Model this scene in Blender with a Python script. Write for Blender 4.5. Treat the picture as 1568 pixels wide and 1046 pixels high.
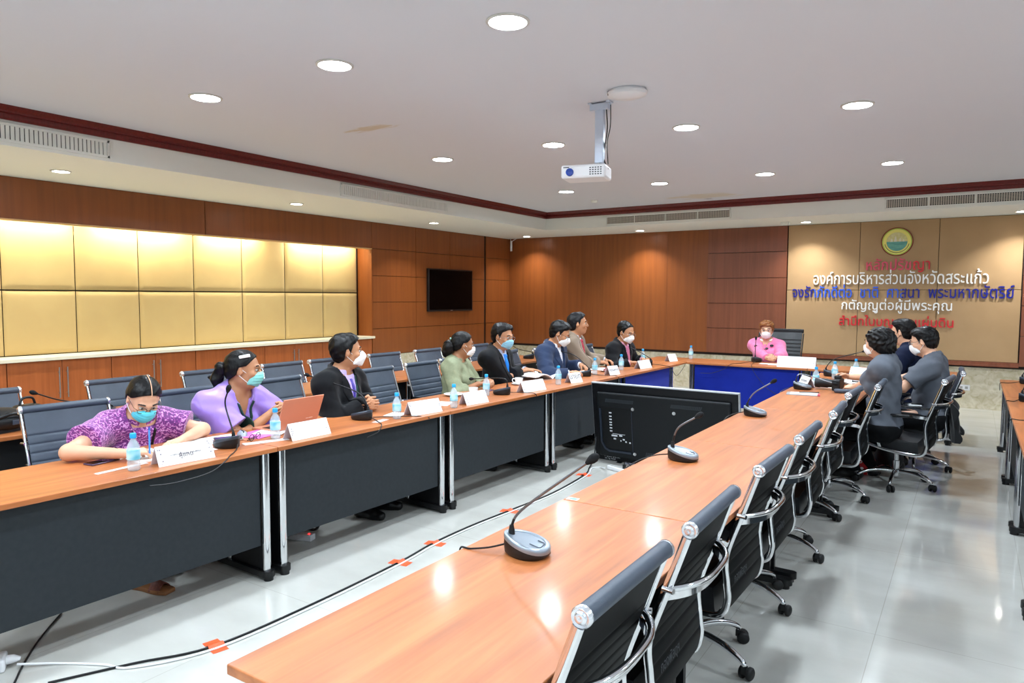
import bpy, math, random
import numpy as np
from mathutils import Vector, Matrix, Euler

SC = bpy.context.scene
COL = SC.collection
for _o in list(bpy.data.objects):
    bpy.data.objects.remove(_o)
random.seed(7)
PI = math.pi

# ------------------------------------------------------------------ camera
def make_camera():
    yaw, pitch, roll, f = math.radians(33.172), math.radians(3.712), math.radians(0.229), 1078.75
    fwd = Vector((-math.sin(yaw)*math.cos(pitch), math.cos(yaw)*math.cos(pitch), -math.sin(pitch)))
    right = Vector((math.cos(yaw), math.sin(yaw), 0)); up = right.cross(fwd)
    r = math.cos(roll)*right + math.sin(roll)*up
    u = -math.sin(roll)*right + math.cos(roll)*up
    cam = bpy.data.cameras.new('camera'); ob = bpy.data.objects.new('camera', cam); COL.objects.link(ob)
    cam.sensor_width = 36; cam.lens = f/1568*36; cam.clip_start = .05
    m = Matrix((r, u, -fwd)).transposed().to_4x4(); m.translation = (0, 0, 1.6)
    ob.matrix_world = m
    SC.camera = ob
make_camera()

# ------------------------------------------------------------------ world, exposure, lamp powers
W = bpy.data.worlds.new('world'); SC.world = W; W.use_nodes = True
W.node_tree.nodes['Background'].inputs[0].default_value = (.9, .95, 1, 1)
W.node_tree.nodes['Background'].inputs[1].default_value = .3
VS = SC.view_settings
SC.display_settings.display_device = 'sRGB'
VS.view_transform = 'Standard'; VS.look = 'None'; VS.gamma = 1.0; VS.use_curve_mapping = False
VS.exposure = -0.48
P_CEIL, P_SOFFIT, P_NICHE = 47.0, 26.0, 30.0
C_CEIL, C_SOFFIT, C_NICHE = (.78, .90, 1.0), (.98, .98, .93), (1.0, .94, .76)

# ------------------------------------------------------------------ materials
def lin(h):
    h = h.lstrip('#'); out = []
    for i in (0, 2, 4):
        c = int(h[i:i+2], 16)/255
        out.append(c/12.92 if c <= .04045 else ((c+.055)/1.055)**2.4)
    return (*out, 1.0)

MATS = {}
def M(name, col='#808080', rough=.5, metal=0.0, spec=.5, coat=0.0, trans=0.0, ior=1.45, emit=None, estr=0.0,
      sheen=0.0, col2=None, nscale=30.0, ndetail=3.0, bump=0.0, bscale=200.0, stretch=(1, 1, 1), alpha=1.0):
    if name in MATS: return MATS[name]
    m = bpy.data.materials.new(name); m.use_nodes = True; MATS[name] = m
    nt = m.node_tree; b = nt.nodes['Principled BSDF']; I = b.inputs
    I['Base Color'].default_value = lin(col); I['Roughness'].default_value = rough; I['Metallic'].default_value = metal
    I['Specular IOR Level'].default_value = spec; I['Coat Weight'].default_value = coat; I['Coat Roughness'].default_value = .08
    I['Transmission Weight'].default_value = trans; I['IOR'].default_value = ior; I['Sheen Weight'].default_value = sheen
    I['Alpha'].default_value = alpha
    if emit: I['Emission Color'].default_value = lin(emit); I['Emission Strength'].default_value = estr
    if col2 or bump:
        tc = nt.nodes.new('ShaderNodeTexCoord'); mp = nt.nodes.new('ShaderNodeMapping')
        mp.inputs['Scale'].default_value = stretch
        nt.links.new(tc.outputs['Object'], mp.inputs['Vector'])
    if col2:
        n = nt.nodes.new('ShaderNodeTexNoise'); n.inputs['Scale'].default_value = nscale; n.inputs['Detail'].default_value = ndetail
        r = nt.nodes.new('ShaderNodeValToRGB'); r.color_ramp.elements[0].position = .32; r.color_ramp.elements[1].position = .68
        r.color_ramp.elements[0].color = lin(col); r.color_ramp.elements[1].color = lin(col2)
        nt.links.new(mp.outputs[0], n.inputs['Vector']); nt.links.new(n.outputs['Fac'], r.inputs[0])
        nt.links.new(r.outputs[0], I['Base Color'])
    if bump:
        n2 = nt.nodes.new('ShaderNodeTexNoise'); n2.inputs['Scale'].default_value = bscale; n2.inputs['Detail'].default_value = 2
        bp = nt.nodes.new('ShaderNodeBump'); bp.inputs['Strength'].default_value = bump; bp.inputs['Distance'].default_value = .004
        nt.links.new(mp.outputs[0], n2.inputs['Vector']); nt.links.new(n2.outputs['Fac'], bp.inputs['Height'])
        nt.links.new(bp.outputs[0], I['Normal'])
    return m

def wood(name, dark, mid, light, stretch, rough=.35, coat=0.0, per_object=True, spec=.5):
    if name in MATS: return MATS[name]
    m = bpy.data.materials.new(name); m.use_nodes = True; MATS[name] = m
    nt = m.node_tree; N = nt.nodes; L = nt.links; b = N['Principled BSDF']
    tc = N.new('ShaderNodeTexCoord'); mp = N.new('ShaderNodeMapping'); mp.inputs['Scale'].default_value = stretch
    if per_object:
        oi = N.new('ShaderNodeObjectInfo'); ad = N.new('ShaderNodeVectorMath'); ad.operation = 'ADD'
        ml = N.new('ShaderNodeMath'); ml.operation = 'MULTIPLY'; ml.inputs[1].default_value = 17.3
        L.new(oi.outputs['Random'], ml.inputs[0]); L.new(tc.outputs['Object'], ad.inputs[0]); L.new(ml.outputs[0], ad.inputs[1])
        L.new(ad.outputs[0], mp.inputs['Vector'])
    else:
        L.new(tc.outputs['Object'], mp.inputs['Vector'])
    n = N.new('ShaderNodeTexNoise'); n.inputs['Scale'].default_value = 1.0; n.inputs['Detail'].default_value = 5; n.inputs['Distortion'].default_value = .6
    r = N.new('ShaderNodeValToRGB'); e = r.color_ramp.elements
    e[0].position = .30; e[0].color = lin(dark); e[1].position = .72; e[1].color = lin(light)
    x = e.new(.5); x.color = lin(mid)
    L.new(mp.outputs[0], n.inputs['Vector']); L.new(n.outputs['Fac'], r.inputs[0]); L.new(r.outputs[0], b.inputs['Base Color'])
    b.inputs['Roughness'].default_value = rough; b.inputs['Coat Weight'].default_value = coat; b.inputs['Coat Roughness'].default_value = .12
    b.inputs['Specular IOR Level'].default_value = spec
    return m

def floor_material():
    m = bpy.data.materials.new('polished_floor_tile'); m.use_nodes = True
    nt = m.node_tree; N = nt.nodes; L = nt.links; b = N['Principled BSDF']
    tc = N.new('ShaderNodeTexCoord'); mp = N.new('ShaderNodeMapping'); mp.inputs['Location'].default_value = (.33, .11, 0)
    L.new(tc.outputs['Object'], mp.inputs['Vector'])
    br = N.new('ShaderNodeTexBrick'); br.offset = 0; br.inputs['Scale'].default_value = 1
    br.inputs['Brick Width'].default_value = .62; br.inputs['Row Height'].default_value = 1.26
    br.inputs['Mortar Size'].default_value = .0022; br.inputs['Mortar Smooth'].default_value = .3
    br.inputs['Color1'].default_value = (1, 1, 1, 1); br.inputs['Color2'].default_value = (1, 1, 1, 1); br.inputs['Mortar'].default_value = (.78, .77, .74, 1)
    L.new(mp.outputs[0], br.inputs['Vector'])
    n = N.new('ShaderNodeTexNoise'); n.inputs['Scale'].default_value = 1.6; n.inputs['Detail'].default_value = 6
    mp2 = N.new('ShaderNodeMapping'); mp2.inputs['Scale'].default_value = (1, 2.2, 1); L.new(tc.outputs['Object'], mp2.inputs['Vector']); L.new(mp2.outputs[0], n.inputs['Vector'])
    r = N.new('ShaderNodeValToRGB'); r.color_ramp.elements[0].color = lin('#b4b3ac'); r.color_ramp.elements[1].color = lin('#c2c2bc')
    r.color_ramp.elements[0].position = .3; r.color_ramp.elements[1].position = .7
    L.new(n.outputs['Fac'], r.inputs[0])
    mx = N.new('ShaderNodeMix'); mx.data_type = 'RGBA'; mx.blend_type = 'MULTIPLY'; mx.inputs['Factor'].default_value = 1
    L.new(r.outputs[0], mx.inputs['A']); L.new(br.outputs['Color'], mx.inputs['B']); L.new(mx.outputs['Result'], b.inputs['Base Color'])
    b.inputs['Roughness'].default_value = .075; b.inputs['Specular IOR Level'].default_value = .62
    return m

def ceiling_material():
    m = bpy.data.materials.new('white_ceiling_paint'); m.use_nodes = True
    nt = m.node_tree; N = nt.nodes; L = nt.links; b = N['Principled BSDF']; b.inputs['Roughness'].default_value = .8
    tc = N.new('ShaderNodeTexCoord'); last = None
    rgb = N.new('ShaderNodeRGB'); rgb.outputs[0].default_value = lin('#d3d7df'); last = rgb.outputs[0]
    for (cx, cy, sx, sy, col, amt) in ((-4.45, 4.55, .42, .10, '#c2b49a', .8), (-3.3, 10.15, .75, .35, '#c9bfa9', .7), (-3.35, 10.45, .10, .05, '#6b5a44', .6)):
        mp = N.new('ShaderNodeMapping'); mp.vector_type = 'POINT'
        mp.inputs['Location'].default_value = (-cx/sx, -cy/sy, 0); mp.inputs['Scale'].default_value = (1/sx, 1/sy, 0)
        L.new(tc.outputs['Object'], mp.inputs['Vector'])
        ns = N.new('ShaderNodeTexNoise'); ns.inputs['Scale'].default_value = 2.2; ns.inputs['Detail'].default_value = 5; L.new(mp.outputs[0], ns.inputs['Vector'])
        ln = N.new('ShaderNodeVectorMath'); ln.operation = 'LENGTH'; L.new(mp.outputs[0], ln.inputs[0])
        a = N.new('ShaderNodeMath'); a.operation = 'MULTIPLY_ADD'; a.inputs[1].default_value = 1.6; L.new(ns.outputs['Fac'], a.inputs[0]); L.new(ln.outputs['Value'], a.inputs[2])
        rp = N.new('ShaderNodeMapRange'); rp.inputs[1].default_value = 1.55; rp.inputs[2].default_value = 1.25; rp.inputs[3].default_value = 0; rp.inputs[4].default_value = amt
        L.new(a.outputs[0], rp.inputs[0])
        mx = N.new('ShaderNodeMix'); mx.data_type = 'RGBA'; L.new(rp.outputs[0], mx.inputs['Factor']); L.new(last, mx.inputs['A']); mx.inputs['B'].default_value = lin(col)
        last = mx.outputs['Result']
    L.new(last, b.inputs['Base Color'])
    return m

def marble_material():
    m = bpy.data.materials.new('cream_marble'); m.use_nodes = True
    nt = m.node_tree; N = nt.nodes; L = nt.links; b = N['Principled BSDF']; b.inputs['Roughness'].default_value = .22
    tc = N.new('ShaderNodeTexCoord')
    n = N.new('ShaderNodeTexNoise'); n.inputs['Scale'].default_value = 9; n.inputs['Detail'].default_value = 8; n.inputs['Distortion'].default_value = 1.2
    v = N.new('ShaderNodeTexVoronoi'); v.inputs['Scale'].default_value = 16
    L.new(tc.outputs['Object'], n.inputs['Vector']); L.new(tc.outputs['Object'], v.inputs['Vector'])
    r = N.new('ShaderNodeValToRGB'); r.color_ramp.elements[0].position = .3; r.color_ramp.elements[1].position = .75
    r.color_ramp.elements[0].color = lin('#b3a888'); r.color_ramp.elements[1].color = lin('#dcd5c2')
    L.new(n.outputs['Fac'], r.inputs[0])
    r2 = N.new('ShaderNodeValToRGB'); r2.color_ramp.elements[0].position = .0; r2.color_ramp.elements[1].position = .3
    r2.color_ramp.elements[0].color = (.55, .5, .42, 1); r2.color_ramp.elements[1].color = (1, 1, 1, 1)
    L.new(v.outputs['Distance'], r2.inputs[0])
    mx = N.new('ShaderNodeMix'); mx.data_type = 'RGBA'; mx.blend_type = 'MULTIPLY'; mx.inputs['Factor'].default_value = .45
    L.new(r.outputs[0], mx.inputs['A']); L.new(r2.outputs[0], mx.inputs['B']); L.new(mx.outputs['Result'], b.inputs['Base Color'])
    return m

WOOD_WALL = wood('wall_wood_veneer', '#7c421d', '#84481f', '#8b4d22', (16, 16, .7), rough=.36, per_object=False)
WOOD_BAND = wood('wall_band_veneer', '#74402a', '#7d4730', '#864d35', (22, 22, .9), rough=.36, per_object=False)
WOOD_CAB = wood('cabinet_veneer', '#964f24', '#a05629', '#aa5d2e', (30, 30, 1.3), rough=.35)
WOOD_TABLE = wood('table_laminate', '#99582f', '#ad6535', '#bd7441', (22, 1.3, 22), rough=.42, coat=.16)
WOOD_TABLE_X = wood('head_table_laminate', '#b4643a', '#c77548', '#d58657', (1.6, 26, 26), rough=.42, coat=.16)
MAROON = M('maroon_lacquer', '#56120f', .3, col2='#6b1a17', nscale=60, stretch=(1, 1, .2))
CEIL = ceiling_material(); FLOOR = floor_material(); MARBLE = marble_material()
SOFFIT = M('soffit_paint', '#e9ece4', .8)
GOLD = M('gold_fabric', '#b69b64', .7, sheen=.2, col2='#bca26a', nscale=2.5, bump=.15, bscale=500)
TAN = M('tan_fabric', '#a78862', .75, sheen=.15, col2='#ac8d67', nscale=3, bump=.12, bscale=600)
LEDGE = M('cream_stone', '#e0d8c0', .35)
CHROME = M('chrome', '#e2e4e8', .09, 1.0)
GUN = M('gunmetal', '#7d8085', .32, 1.0)
STEEL = M('brushed_steel', '#c3c4c6', .28, 1.0)
BLACKP = M('black_plastic', '#101113', .42)
BLACKM = M('black_metal', '#0c0d0f', .35)
RUBBER = M('black_rubber', '#0a0a0b', .6)
ALU = M('polished_aluminium', '#e4e8ee', .2, .85)
MESHB = M('black_chair_mesh', '#070809', .6, spec=.15)
LEATHER = M('dark_grey_leather', '#3c4551', .45, col2='#414a57', nscale=14, bump=.12, bscale=350)  # lighter than the mesh back, partly to hold the flash on chair fronts
LEATHER_B = M('black_leather', '#16181b', .4, col2='#1b1d20', nscale=14, bump=.12, bscale=350)
PANEL = M('charcoal_panel', '#22272b', .6, spec=.3, col2='#262b2f', nscale=40)
PANEL_B = M('black_panel', '#0b0c0e', .5)
VELVET = M('royal_blue_fabric', '#07208a', .75, spec=.25, sheen=.1, col2='#082494', nscale=6)
WHITEP = M('white_plastic', '#e4e4e6', .35)
GREYP = M('grey_plastic', '#9aa3ad', .3, .3)
PAPER = M('white_paper', '#eae9e6', .7)
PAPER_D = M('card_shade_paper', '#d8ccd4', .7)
BLUECAP = M('sky_blue_cap', '#1b9ad8', .35)
LABEL = M('bottle_label', '#bfe4ee', .4, col2='#35b3cf', nscale=18, ndetail=1)
PET = M('clear_plastic', '#e6f0f6', .04, alpha=.30)
CERAMIC = M('white_ceramic', '#efefec', .15)
ORANGE_T = M('orange_tape', '#f0582c', .55)
REDP = M('red_letter', '#d02632', .35); PINKP = M('pink_letter', '#d64a66', .35)
BLUEP = M('blue_letter', '#141f8c', .35); WHITEL = M('white_letter', '#f0f0f0', .35)
LAMP = M('lamp_diffuser', '#ffffff', .5, emit='#f6faff', estr=16.0)
LAMP_S = M('soffit_lamp_diffuser', '#ffffff', .5, emit='#fffaf0', estr=10.0)
RIM = M('lamp_rim', '#c9c9c4', .4)

# ------------------------------------------------------------------ mesh helpers
class MB:
    def __init__(s): s.v = []; s.f = []; s.m = []; s.s = []
    def add(s, vs, fs, m=0, sm=False, T=None):
        o = len(s.v)
        if T is not None: vs = [T @ Vector(p) for p in vs]
        s.v += [tuple(p) for p in vs]; s.f += [[i+o for i in f] for f in fs]
        s.m += [m]*len(fs); s.s += [sm]*len(fs); return s
    def box(s, x0, x1, y0, y1, z0, z1, m=0, T=None):
        vs = [(x, y, z) for z in (z0, z1) for y in (y0, y1) for x in (x0, x1)]
        return s.add(vs, [(0, 2, 3, 1), (4, 5, 7, 6), (0, 1, 5, 4), (2, 6, 7, 3), (0, 4, 6, 2), (1, 3, 7, 5)], m, False, T)
    def sweep(s, pts, sec, m=0, closed=False, up=None, sm=True, caps=True, T=None, scales=None):
        P = [Vector(p) for p in pts]; n = len(P); k = len(sec); vs = []; fs = []
        nrm = None
        for i in range(n):
            a = P[(i-1) % n] if (closed or i > 0) else P[i]; b = P[(i+1) % n] if (closed or i < n-1) else P[i]
            t = (b-a).normalized()
            if up is not None:
                nn = Vector(up); nn = (nn - t*nn.dot(t)).normalized()
            elif nrm is None:
                h = Vector((0, 0, 1)) if abs(t.z) < .9 else Vector((1, 0, 0)); nn = (h - t*h.dot(t)).normalized()
            else:
                nn = nrm - t*nrm.dot(t); nn = nn.normalized() if nn.length > 1e-6 else nrm
            nrm = nn; bb = t.cross(nn); sc = scales[i] if scales is not None else 1.0
            for (u, w) in sec: vs.append(P[i] + nn*(u*sc) + bb*(w*sc))
        for i in range(n if closed else n-1):
            j = (i+1) % n
            for q in range(k):
                r = (q+1) % k; fs.append((i*k+q, j*k+q, j*k+r, i*k+r))
        s.add(vs, fs, m, sm, T)
        if not closed and caps:
            s.add(vs[:k], [tuple(range(k))], m, False, T); s.add(vs[-k:], [tuple(reversed(range(k)))], m, False, T)
        return s
    def tube(s, pts, r, n=8, m=0, closed=False, T=None, caps=True):
        rs = None
        if not isinstance(r, (int, float)): rs = list(r); r = 1.0
        sec = [(r*math.cos(2*PI*i/n), -r*math.sin(2*PI*i/n)) for i in range(n)]
        return s.sweep(pts, sec, m, closed, None, True, caps, T, rs)
    def bar(s, pts, w, t, up, m=0, T=None):
        return s.sweep(pts, [(-t/2, -w/2), (-t/2, w/2), (t/2, w/2), (t/2, -w/2)], m, False, up, False, True, T)
    def lathe(s, prof, n=24, m=0, T=None, sm=True, sx=1.0, sy=1.0):
        k = len(prof); vs = []; fs = []
        for i in range(n):
            a = 2*PI*i/n
            for (r, z) in prof: vs.append((r*math.cos(a)*sx, r*math.sin(a)*sy, z))
        for i in range(n):
            j = (i+1) % n
            for q in range(k-1): fs.append((i*k+q, j*k+q, j*k+q+1, i*k+q+1))
        s.add(vs, fs, m, sm, T)
        if prof[0][0] > 1e-5: s.add([(prof[0][0]*math.cos(2*PI*i/n)*sx, prof[0][0]*math.sin(2*PI*i/n)*sy, prof[0][1]) for i in range(n)], [tuple(reversed(range(n)))], m, False, T)
        if prof[-1][0] > 1e-5: s.add([(prof[-1][0]*math.cos(2*PI*i/n)*sx, prof[-1][0]*math.sin(2*PI*i/n)*sy, prof[-1][1]) for i in range(n)], [tuple(range(n))], m, False, T)
        return s
    def prism(s, poly, z0, z1, m=0, T=None, sm=False):
        n = len(poly); vs = [(x, y, z0) for x, y in poly] + [(x, y, z1) for x, y in poly]
        s.add(vs, [tuple(reversed(range(n))), tuple(range(n, 2*n))], m, False, T)
        return s.add(vs, [(i, (i+1) % n, n+(i+1) % n, n+i) for i in range(n)], m, sm, T)
    def ell(s, c, r, nu=16, nv=10, m=0, T=None):
        vs = []; fs = []
        for j in range(nv+1):
            p = PI*j/nv
            for i in range(nu):
                a = 2*PI*i/nu; vs.append((c[0]+r[0]*math.sin(p)*math.cos(a), c[1]+r[1]*math.sin(p)*math.sin(a), c[2]-r[2]*math.cos(p)))
        for j in range(nv):
            for i in range(nu):
                k = (i+1) % nu; fs.append((j*nu+i, j*nu+k, (j+1)*nu+k, (j+1)*nu+i))
        return s.add(vs, fs, m, True, T)
    def grid(s, fn, nu, nv, m=0, T=None, thick=0.0, sm=True):
        vs = [fn(i/nu, j/nv) for j in range(nv+1) for i in range(nu+1)]; w = nu+1
        fs = [(j*w+i, j*w+i+1, (j+1)*w+i+1, (j+1)*w+i) for j in range(nv) for i in range(nu)]
        s.add(vs, fs, m, sm, T)
        if thick:
            lo = [(x, y, z-thick) for x, y, z in vs]; s.add(lo, [tuple(reversed(f)) for f in fs], m, sm, T)
            N = len(vs); ring = [i for i in range(w)] + [j*w+nu for j in range(1, nv+1)] + [nv*w+i for i in range(nu-1, -1, -1)] + [j*w for j in range(nv-1, 0, -1)]
            s.add(vs+lo, [(ring[a], ring[(a+1) % len(ring)], N+ring[(a+1) % len(ring)], N+ring[a]) for a in range(len(ring))], m, False, T)
        return s
    def mesh(s, name, mats, auto=None):
        me = bpy.data.meshes.new(name); me.from_pydata(s.v, [], s.f)
        for m in (mats if isinstance(mats, (list, tuple)) else [mats]): me.materials.append(m)
        me.polygons.foreach_set('material_index', s.m); me.polygons.foreach_set('use_smooth', s.s)
        me.validate(); me.set_sharp_from_angle(angle=math.radians(50)); me.update(); return me
    def build(s, name, mats, parent=None, loc=None, rz=0.0, bevel=0.0, seg=2):
        if bevel:
            import bmesh
            me = s.mesh(name, mats); bm = bmesh.new(); bm.from_mesh(me); bmesh.ops.remove_doubles(bm, verts=bm.verts, dist=1e-5)
            es = [e for e in bm.edges if len(e.link_faces) == 2 and e.calc_face_angle(0) > .6]
            bmesh.ops.bevel(bm, geom=es, offset=bevel, segments=seg, affect='EDGES', profile=.5, clamp_overlap=True)
            bm.to_mesh(me); bm.free()
        else: me = s.mesh(name, mats)
        return link(name, me, parent, loc, rz)

def link(name, me, parent=None, loc=None, rz=0.0):
    o = bpy.data.objects.new(name, me); COL.objects.link(o)
    if parent is not None: o.parent = parent
    if loc is not None: o.location = loc
    if rz: o.rotation_euler[2] = rz
    return o

def tag(o, label=None, cat=None, group=None, kind=None):
    if label: o['label'] = label
    if cat: o['category'] = cat
    if group: o['group'] = group
    if kind: o['kind'] = kind
    return o

def thing(name, label, cat, loc=(0, 0, 0), rz=0.0, group=None):
    o = bpy.data.objects.new(name, None); COL.objects.link(o); o.location = loc; o.rotation_euler[2] = rz; o.empty_display_size = .1
    return tag(o, label, cat, group)

def kids(o): return [c for c in COL.objects if c.parent == o]
def clone(o, parent=None):
    c = o.copy(); COL.objects.link(c); c.parent = parent
    for ch in [x for x in o.children]: clone(ch, c)
    return c
def dup(root, loc, rz, label, group=None):
    c = clone(root); c.location = loc; c.rotation_euler[2] = rz; c['label'] = label
    if group: c['group'] = group
    return c
def struct(name, mb, mats, **k):
    return tag(mb.build(name, mats, **k), kind='structure')

def catmull(pts, n=6):
    P = [np.array(p, float) for p in pts]; P = [2*P[0]-P[1]] + P + [2*P[-1]-P[-2]]; out = []
    for i in range(1, len(P)-2):
        for q in range(n):
            t = q/n; a, b, c, d = P[i-1:i+3]
            out.append(tuple(.5*((2*b)+(c-a)*t+(2*a-5*b+4*c-d)*t*t+(3*b-a-3*c+d)*t**3)))
    out.append(tuple(P[-2])); return out
# ================================================================== THE ROOM
X0, Y0, ZS, ZC = -7.95, 12.09, 2.75, 3.05
XR, YR = 5.9, -4.5
SXI, SYI, SXR, SYR = -6.33, 10.75, 4.3, -3.2      # inner edges of the dropped soffit

struct('floor', MB().box(X0-.4, XR+.2, YR-.2, Y0+.2, -.1, 0), FLOOR)
struct('ceiling', MB().box(SXI-.02, SXR+.02, SYR-.02, SYI+.02, ZC, ZC+.1), CEIL)
sf = MB()
sf.box(X0-.4, SXI, YR, Y0+.1, ZS, ZC+.1); sf.box(SXI, XR, SYI, Y0+.1, ZS, ZC+.1)
sf.box(SXR, XR, YR, SYI, ZS, ZC+.1); sf.box(SXI, SXR, YR, SYR, ZS, ZC+.1)
struct('ceiling_soffit', sf, SOFFIT)
# crown moulding: mitred ring along the inner edge of the soffit
prof = [(.0, 2.945), (.018, 2.945), (.026, 2.955), (.03, 2.975), (.028, 2.992), (.036, 2.997), (.036, 3.006), (.046, 3.018), (.062, 3.034), (.066, 3.05), (0, 3.05)]
cr = MB(); ring = []
for (cx, cy, dx, dy) in ((SXI, SYR, 1, 1), (SXI, SYI, 1, -1), (SXR, SYI, -1, -1), (SXR, SYR, -1, 1)):
    ring.append([(cx+dx*d, cy+dy*d, z) for d, z in prof])
k = len(prof)
cr.add([p for r in ring for p in r], [(i*k+q, i*k+(q+1) % k, ((i+1) % 4)*k+(q+1) % k, ((i+1) % 4)*k+q) for i in range(4) for q in range(k)])
struct('trim_1', cr, MAROON)

# ---- left wall: marble dado, veneer panels with open joints, fascia over the display niche
def panel(mb, axis, a0, a1, z0, z1, base, t=.02, g=.0035, m=0):
    if axis == 'x': mb.box(base, base+t, a0+g, a1-g, z0+g, z1-g, m)
    else: mb.box(a0+g, a1-g, base-t, base, z0+g, z1-g, m)
ROWS = [.64, 1.065, 1.49, 1.91, 2.335, 2.75]
NY0, NY1, NZ0, NZ1, NX = -1.4, 8.12, .955, 2.325, -8.26
wl = MB()
wl.box(X0-.4, X0-.02, NY1, Y0+.2, 0, ZS, 1); wl.box(X0-.4, X0-.02, YR-.2, NY0, 0, ZS, 1)
wl.box(X0-.4, X0-.02, NY0, NY1, NZ1+.17, ZS, 1); wl.box(X0-.05, X0-.02, NY0, NY1, NZ1, NZ1+.17, 0); wl.box(X0-.4, NX-.02, NY0, NY1, 0, NZ1+.17, 1)
panel(wl, 'x', NY0, 3.15+2.1, NZ1+.01, 2.75, X0-.02); panel(wl, 'x', 5.25, NY1, NZ1+.01, 2.75, X0-.02)
for (a0, a1) in ((8.12, 9.17), (11.23, 12.075)):
    for i in range(5): panel(wl, 'x', a0, a1, ROWS[i], ROWS[i+1], X0-.02)
for i in range(5):
    if i < 3: panel(wl, 'x', 9.17, 11.17, ROWS[i], ROWS[i+1], X0-.02)
    else:
        panel(wl, 'x', 9.17, 10.1, ROWS[i], ROWS[i+1], X0-.02); panel(wl, 'x', 10.1, 11.17, ROWS[i], ROWS[i+1], X0-.02)
for a0, a1 in ((-4.5, -3), (-3, NY0)):
    for i in range(5): panel(wl, 'x', a0, a1, ROWS[i], ROWS[i+1], X0-.02)
# niche lining: jambs and head in lit veneer
wl.box(NX, X0-.004, NY1-.002, NY1+.02, NZ0, NZ1+.17, 0); wl.box(NX, X0-.004, NY0-.02, NY0+.002, NZ0, NZ1+.17, 0)
struct('wall_left', wl, [WOOD_WALL, M('joint_shadow_black', '#1c0d06', .7)])
struct('trim_2', MB().box(X0-.06, X0+.004, NY0, NY1, NZ1-.005, NZ1+.012), M('valance_edge', '#d9b079', .4))
md = MB(); md.box(X0-.02, X0+.006, NY1, Y0, 0, .635); md.box(X0, XR, Y0-.006, Y0+.02, 0, .635)
struct('wall_dado', md, MARBLE)
# gold fabric panels in the niche, each a padded panel
gy = [8.08-.703*i for i in range(14)]
for i in range(13):
    for j, (z0, z1) in enumerate(((NZ0+.005, 1.635), (1.64, NZ1+.08))):
        a0, a1 = gy[i+1], gy[i]
        if a0 < NY0: a0 = NY0
        def fn(u, v, a0=a0, a1=a1, z0=z0, z1=z1):
            y = a0+.004+(a1-a0-.008)*u; z = z0+.004+(z1-z0-.008)*v
            e = min(u, 1-u)*(a1-a0); g = min(v, 1-v)*(z1-z0); q = min(e, g)
            return (NX+.012+.02*(1-math.exp(-q/.018)), y, z)
        g = MB().grid(fn, 26, 26)
        tag(g.build('trim_%d' % (10+i*2+j), GOLD), kind='structure')
struct('trim_3', MB().box(X0-.3, X0+.05, NY0, NY1+.012, .918, NZ0), LEDGE, bevel=.004)

# ---- back wall
wb = MB(); wb.box(X0-.4, XR+.2, Y0-.02, Y0+.2, .6, ZS, 1); wb.box(X0-.4, XR+.2, Y0, Y0+.2, 0, .6, 1)
for a0, a1 in ((X0, -7.1), (-7.1, -5.84), (-5.84, -4.58), (-4.58, -3.84), (1.85, 3.1), (3.1, 4.4), (4.4, 5.9)):
    panel(wb, 'y', a0, a1, .64, 2.75, Y0-.02, g=.0012)
for a0, a1 in ((-3.84, -2.55), (.56, 1.85)):
    for i in range(5):
        wb.box(a0+.002, a1-.002, Y0-.075, Y0-.02, ROWS[i]+.004, ROWS[i+1]-.004, 2)
wb.box(-2.55, .56, Y0-.085, Y0-.02, .64, .69, 2); wb.box(-2.55, .56, Y0-.1, Y0-.02, .628, .648, 2)
struct('wall_back', wb, [WOOD_WALL, MATS['joint_shadow_black'], WOOD_BAND])
tb = MB()
for a0, a1 in ((-2.54, -1.49), (-1.49, -.45), (-.45, .55)):
    for z0, z1 in ((.69, 1.71), (1.71, 2.748)): tb.box(a0+.003, a1-.003, Y0-.062, Y0-.02, z0+.003, z1-.003)
struct('trim_4', tb, TAN, bevel=.004)
# ---- unseen sides of the room, coloured pale to bounce neutral fill light
wr = MB().box(XR, XR+.2, YR-.2, Y0+.2, 0, ZS); struct('wall_right', wr, M('pale_wall_paint', '#dfe2e6', .7))
wf = MB().box(X0-.4, XR+.2, YR-.2, YR, 0, ZS); struct('wall_front', wf, MATS['pale_wall_paint'])

# ---- cabinets under the niche
def make_cabinet(y0, label):
    t = thing('wall_cabinet', label, 'cabinet', (X0, y0, 0), 0, 'veneer cabinets under the niche')
    MB().box(-.3, -.022, .002, 1.008, 0, .915).build('carcass', MATS['joint_shadow_black'], t)
    for s in (0, 1):
        a0, a1 = (.004, .503) if s == 0 else (.507, 1.006)
        d = MB().box(-.02, 0, a0, a1, .07, .912).build('door', WOOD_CAB, t, bevel=.002)
        hy = .465 if s == 0 else .545
        h = MB(); h.tube([(.03, hy, .52), (.03, hy, .84)], .0065, 8); h.tube([(0, hy, .57), (.03, hy, .57)], .005, 6); h.tube([(0, hy, .79), (.03, hy, .79)], .005, 6)
        h.build('handle', STEEL, d)
    MB().box(-.05, -.03, 0, 1.01, 0, .07).build('plinth', BLACKP, t)
    return t
cab0 = make_cabinet(3.06, 'veneer cabinet with long steel handles behind the woman writing in purple')
for y, lb in ((2.05, 'veneer cabinet left of the one behind the woman writing in purple'), (1.04, 'veneer cabinet cut by the left edge of the photo'),
              (4.07, 'veneer cabinet behind the lavender woman, second with handles from the left'), (5.08, 'veneer cabinet behind the head of the lavender woman'),
              (6.09, 'veneer cabinet with steel handles left of the man turned in black jacket'), (7.1, 'veneer cabinet at the right end of the niche')):
    dup(cab0, (X0, y, 0), 0, lb)

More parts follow.
